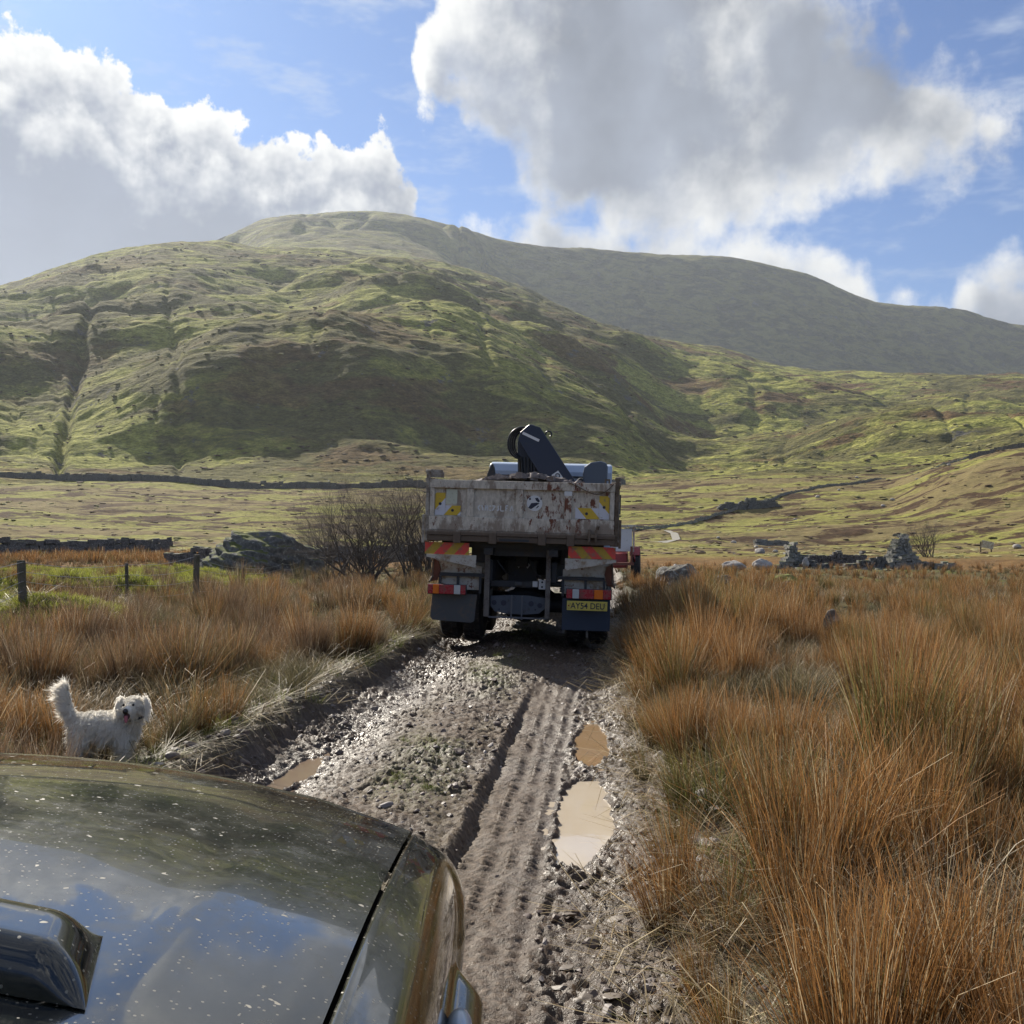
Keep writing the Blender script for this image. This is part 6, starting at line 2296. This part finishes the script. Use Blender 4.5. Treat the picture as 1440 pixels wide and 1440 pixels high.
# straw litter and short turf under and beside the rushes
straw_src = [tuft('straw', M_STRAW, 46, .34, .16, .2, .0052, 200 + i, 3, .4, .6, .3, flat=True) for i in range(6)]
turf_src = [tuft('turf', M_GRASS, 130, .16, .13, .45, .0045, 220 + i, 3, .8, .6) for i in range(5)]
X, Y = grid_pts(-10, 10, 1.0, 16, .17)
m_ = in_view(X, Y)
X, Y = X[m_], Y[m_]
v = X - trk_c(Y)
k = np.where(v > 0, sst(v, 1.05, 1.3) * (1 - .6 * sst(v, 1.7, 2.4)), sst(-v, 1.4, 1.7) * (1 - .75 * sst(-v, 1.6, 2.1))) * .8
k = k * (1 - ((X < -.02) & (X > -1.95) & (Y < 2.7)))
for (yc, vc, hy, hx, lev, _) in PUDDLES:
    k = k * ((((Y - yc) / (hy + .35)) ** 2 + ((v - vc) / (hx + .28)) ** 2) > 1)
m_ = rng.uniform(0, 1, len(X)) < k * np.clip(.7 + .9 * fbm(X * 1.1, Y * 1.0, 2, 97), .1, 1)
X, Y = X[m_], Y[m_]
n = len(X)
scatter('straw_litter', np.stack([X, Y, ground_z(X, Y)], 1), np.stack([rng.normal(0, .12, n), rng.normal(0, .12, n), rng.uniform(0, 6.28, n)], 1),
        np.repeat(rng.uniform(.6, 1.5, n)[:, None], 3, 1), rng.integers(0, len(straw_src), n), rng.uniform(0, .5, n), straw_src)

Xs, Ys, Ts = [], [], []
X, Y = grid_pts(-12, 12, 1.0, 18, .14)
m_ = in_view(X, Y)
X, Y = X[m_], Y[m_]
v = X - trk_c(Y)
k = np.where(v > 0, sst(v, 1.45, 1.7) * (1 - .8 * sst(v, 2.2, 3.0)), sst(-v, 1.45, 1.7) * (1 - .9 * sst(-v, 1.6, 2.2))) * np.clip(.55 + fbm(X * .9, Y * .8, 2, 98), 0, 1)
k = np.maximum(k, .20 * np.exp(-((v + .16) / .3) ** 2) * sst(fbm(X * 1.2, Y * .6, 3, 89), -.1, .4))
k = k * (1 - ((X < -.02) & (X > -1.95) & (Y < 2.7)))
m_ = rng.uniform(0, 1, len(X)) < k
Xs.append(X[m_]); Ys.append(Y[m_])
Xm, Ym = [], []
for (cx, cyy, ax, ay) in MOSSY:
    X, Y = grid_pts(cx - ax * 1.3, cx + ax * 1.3, cyy - ay * 1.3, cyy + ay * 1.3, .11 if cyy < 20 else .2)
    m_ = ((X - cx) / ax) ** 2 + ((Y - cyy) / ay) ** 2 < 1.35 + .6 * fbm(X, Y, 2, 7)
    Xm.append(X[m_]); Ym.append(Y[m_])
X, Y = np.concatenate(Xm), np.concatenate(Ym)
n = len(X)
M_MOSS = m_blade('moss_blade', [(0, (0.10, 0.12, 0.02)), (.5, (0.30, 0.34, 0.05)), (1.0, (0.50, 0.50, 0.10))], (.55, .5, .25), (0.22, 0.30, 0.04), .35)
moss_src = [tuft('moss', M_MOSS, 120, .10, .12, .5, .006, 240 + i, 2, .8, .6) for i in range(4)]
scatter('moss', np.stack([X, Y, ground_z(X, Y) - .01], 1), np.stack([rng.normal(0, .15, n), rng.normal(0, .15, n), rng.uniform(0, 6.28, n)], 1),
        np.repeat((rng.uniform(.6, 1.3, n) * np.where(Y > 20, 1.6, 1))[:, None], 3, 1), rng.integers(0, 4, n), rng.uniform(0, .3, n), moss_src)
X, Y = np.concatenate(Xs), np.concatenate(Ys)
n = len(X)
sc_ = rng.uniform(.55, 1.2, n) * np.where(Y > 20, 1.3, 1)
on_trk = np.abs(X - trk_c(Y)) < 1.2
sc_ = np.where(on_trk, sc_ * .32, sc_)
tone = np.clip(.5 + fbm(X * .7, Y * .7, 2, 99), 0, 1)
scatter('grass', np.stack([X, Y, ground_z(X, Y) - .005 + on_trk * .03], 1), np.stack([rng.normal(0, .15, n), rng.normal(0, .15, n), rng.uniform(0, 6.28, n)], 1),
        np.repeat(sc_[:, None], 3, 1), rng.integers(0, len(turf_src), n), tone, turf_src)


# loose stones, clods and twigs pressed into the track
def clod_src(name, m, seed, sub=2, amp=.25):
    bm = bmesh.new()
    bmesh.ops.create_icosphere(bm, subdivisions=sub, radius=.5)
    me = bpy.data.meshes.new(name)
    bm.to_mesh(me)
    bm.free()
    co = np.array([v.co for v in me.vertices])
    rg_ = np.random.default_rng(seed)
    for k in range(6):
        d_ = rg_.normal(0, 1, 3)
        d_ /= np.linalg.norm(d_)
        over = np.clip(co @ d_ - rg_.uniform(.22, .36), 0, None)
        co -= over[:, None] * d_
    co *= (1 + amp * n3d(co, 3.0, seed))[:, None]
    co[:, 2] *= .6
    me.vertices.foreach_set('co', co.ravel())
    me.materials.append(m)
    return bpy.data.objects.new(name, me)


M_CLOD = mat('clod', lambda nt, b: (nt.put(b.inputs['Base Color'], nt.mix(nt.noise(3, 4, .6, nt.pos()), (0.075, 0.052, 0.043), (0.17, 0.13, 0.11))), nt.put(b.inputs['Roughness'], nt.math('MULTIPLY_ADD', nt.noise(5, 3, .6, nt.pos()), .8, .15))), **{'Specular IOR Level': .5})
M_PEB = mat('pebble', lambda nt, b: nt.put(b.inputs['Base Color'], nt.mix(nt.noise(1.7, 4, .6, nt.pos()), (0.13, 0.11, 0.10), (0.34, 0.30, 0.28))), Roughness=.6)
src = [clod_src('clod', M_CLOD, 300 + i) for i in range(5)] + [clod_src('pebble', M_PEB, 320 + i, 2, .1) for i in range(4)]
X, Y = grid_pts(-3, 3.4, 2.3, 15, .062)
v = X - trk_c(Y)
k = np.clip(.42 + .9 * fbm(X * 1.5, Y * 1.2, 2, 87), .04, 1) * (np.abs(v) < 1.75)
k = k * np.where((v > .30) & (v < .80) & (Y < 11), .10, 1.0)
for (yc, vc, hy, hx, lev, _) in PUDDLES:
    k = k * (((Y - yc) / hy / 1.0) ** 2 + ((v - vc) / hx / 1.0) ** 2 > 1)
k = k * (1 - ((X < -.0) & (X > -2.0) & (Y < 2.6)))
m_ = rng.uniform(0, 1, len(X)) < k * .62
X, Y = X[m_], Y[m_]
n = len(X)
v = X - trk_c(Y)
s = np.clip(rng.lognormal(-3.75, .5, n), .010, .085) * (1 + .8 * sst(np.abs(v), 1.2, 1.6))
zt = track_h(X, Y, True)
scatter('track_stones', np.stack([X, Y, zt + s * .05], 1), rng.uniform(-.5, .5, (n, 3)) * np.array([1, 1, 12]), np.stack([s * rng.uniform(.8, 1.7, n), s, s], 1),
        np.where(rng.uniform(0, 1, n) < .72, rng.integers(0, 5, n), rng.integers(5, 9, n)), np.zeros(n), src)
# a few flat shale stones at the near corner of the track
M_SHALE = mat('shale', lambda nt, b: nt.put(b.inputs['Base Color'], nt.mix(nt.noise(6, 4, .6, nt.pos()), (0.08, 0.065, 0.052), (0.23, 0.19, 0.155))), Roughness=.55)
X = rng.uniform(.15, .85, 110)
Y = rng.uniform(2.7, 4.6, 110)
m_ = (X - trk_c(Y) > .9) & (X - trk_c(Y) < 1.9)
X, Y = X[m_], Y[m_]
n = len(X)
s = rng.uniform(.02, .085, n)
scatter('shale_debris', np.stack([X, Y, track_h(X, Y, True) + s * .08], 1), rng.uniform(-.35, .35, (n, 3)) * np.array([1, 1, 9]), np.stack([s * 1.3, s, s * .45], 1),
        rng.integers(0, 3, n), np.zeros(n), [clod_src('shale', M_SHALE, 340 + i, 2, .08) for i in range(3)])


# heather, bracken and outcrops breaking up the fields and hillside: far too many to count
M_BRACK = mat('bracken', lambda nt, b: nt.put(b.inputs['Base Color'], nt.mix(nt.noise(.05, 4, .6, nt.pos()), (0.045, 0.030, 0.016), (0.14, 0.085, 0.038))), Roughness=.95)
M_HUMM = mat('pale_tussock', lambda nt, b: nt.put(b.inputs['Base Color'], nt.mix(nt.noise(.08, 4, .6, nt.pos()), (0.16, 0.15, 0.05), (0.36, 0.32, 0.13))), Roughness=.95)
M_CRAG = mat('crag', lambda nt, b: nt.put(b.inputs['Base Color'], nt.mix(nt.noise(.3, 4, .6, nt.pos()), (0.10, 0.095, 0.09), (0.30, 0.29, 0.27))), Roughness=.9)
src = [clod_src('bracken', M_BRACK, 400 + i, 2, .5) for i in range(4)] + [clod_src('hummock', M_HUMM, 420 + i, 2, .4) for i in range(3)] + [clod_src('crag', M_CRAG, 440 + i, 1, .2) for i in range(3)]


def hill_cover(name, n, r0, r1, s0, s1, mix, seed, freq):
    rg_ = np.random.default_rng(seed)
    a = rg_.uniform(R(-31), R(31), n)
    r = np.exp(rg_.uniform(math.log(r0), math.log(r1), n))
    X, Y = np.sin(a) * r, np.cos(a) * r
    f = fbm(X / freq, Y / freq, 3, seed)
    kind = np.where(f > .02, rg_.integers(0, 4, n), rg_.integers(4, 7, n))
    rock = (fbm(X / freq * 1.7 + 9, Y / freq * 1.7, 3, seed + 2) > .22) & (rg_.uniform(0, 1, n) < mix)
    kind = np.where(rock, rg_.integers(7, 10, n), kind)
    keep = (np.abs(f - .02) > .05) | rock
    X, Y, kind, r = X[keep], Y[keep], kind[keep], r[keep]
    n = len(X)
    s = rg_.uniform(s0, s1, n) * rg_.uniform(.6, 1.3, n) * (r / r1) ** .5
    s = np.where(kind > 6, s * .45, s)
    Z = soil(X, Y)
    scatter(name, np.stack([X, Y, Z + s * .02], 1), np.stack([np.zeros(n), np.zeros(n), rg_.uniform(0, 6.28, n)], 1), np.stack([s * 1.5, s * 1.0, s * .62], 1), kind, np.zeros(n), src)


hill_cover('bracken', 4200, 330, 1120, 1.6, 4.0, .30, 501, 75)
hill_cover('heather', 2600, 84, 330, .5, 1.5, .18, 502, 22)
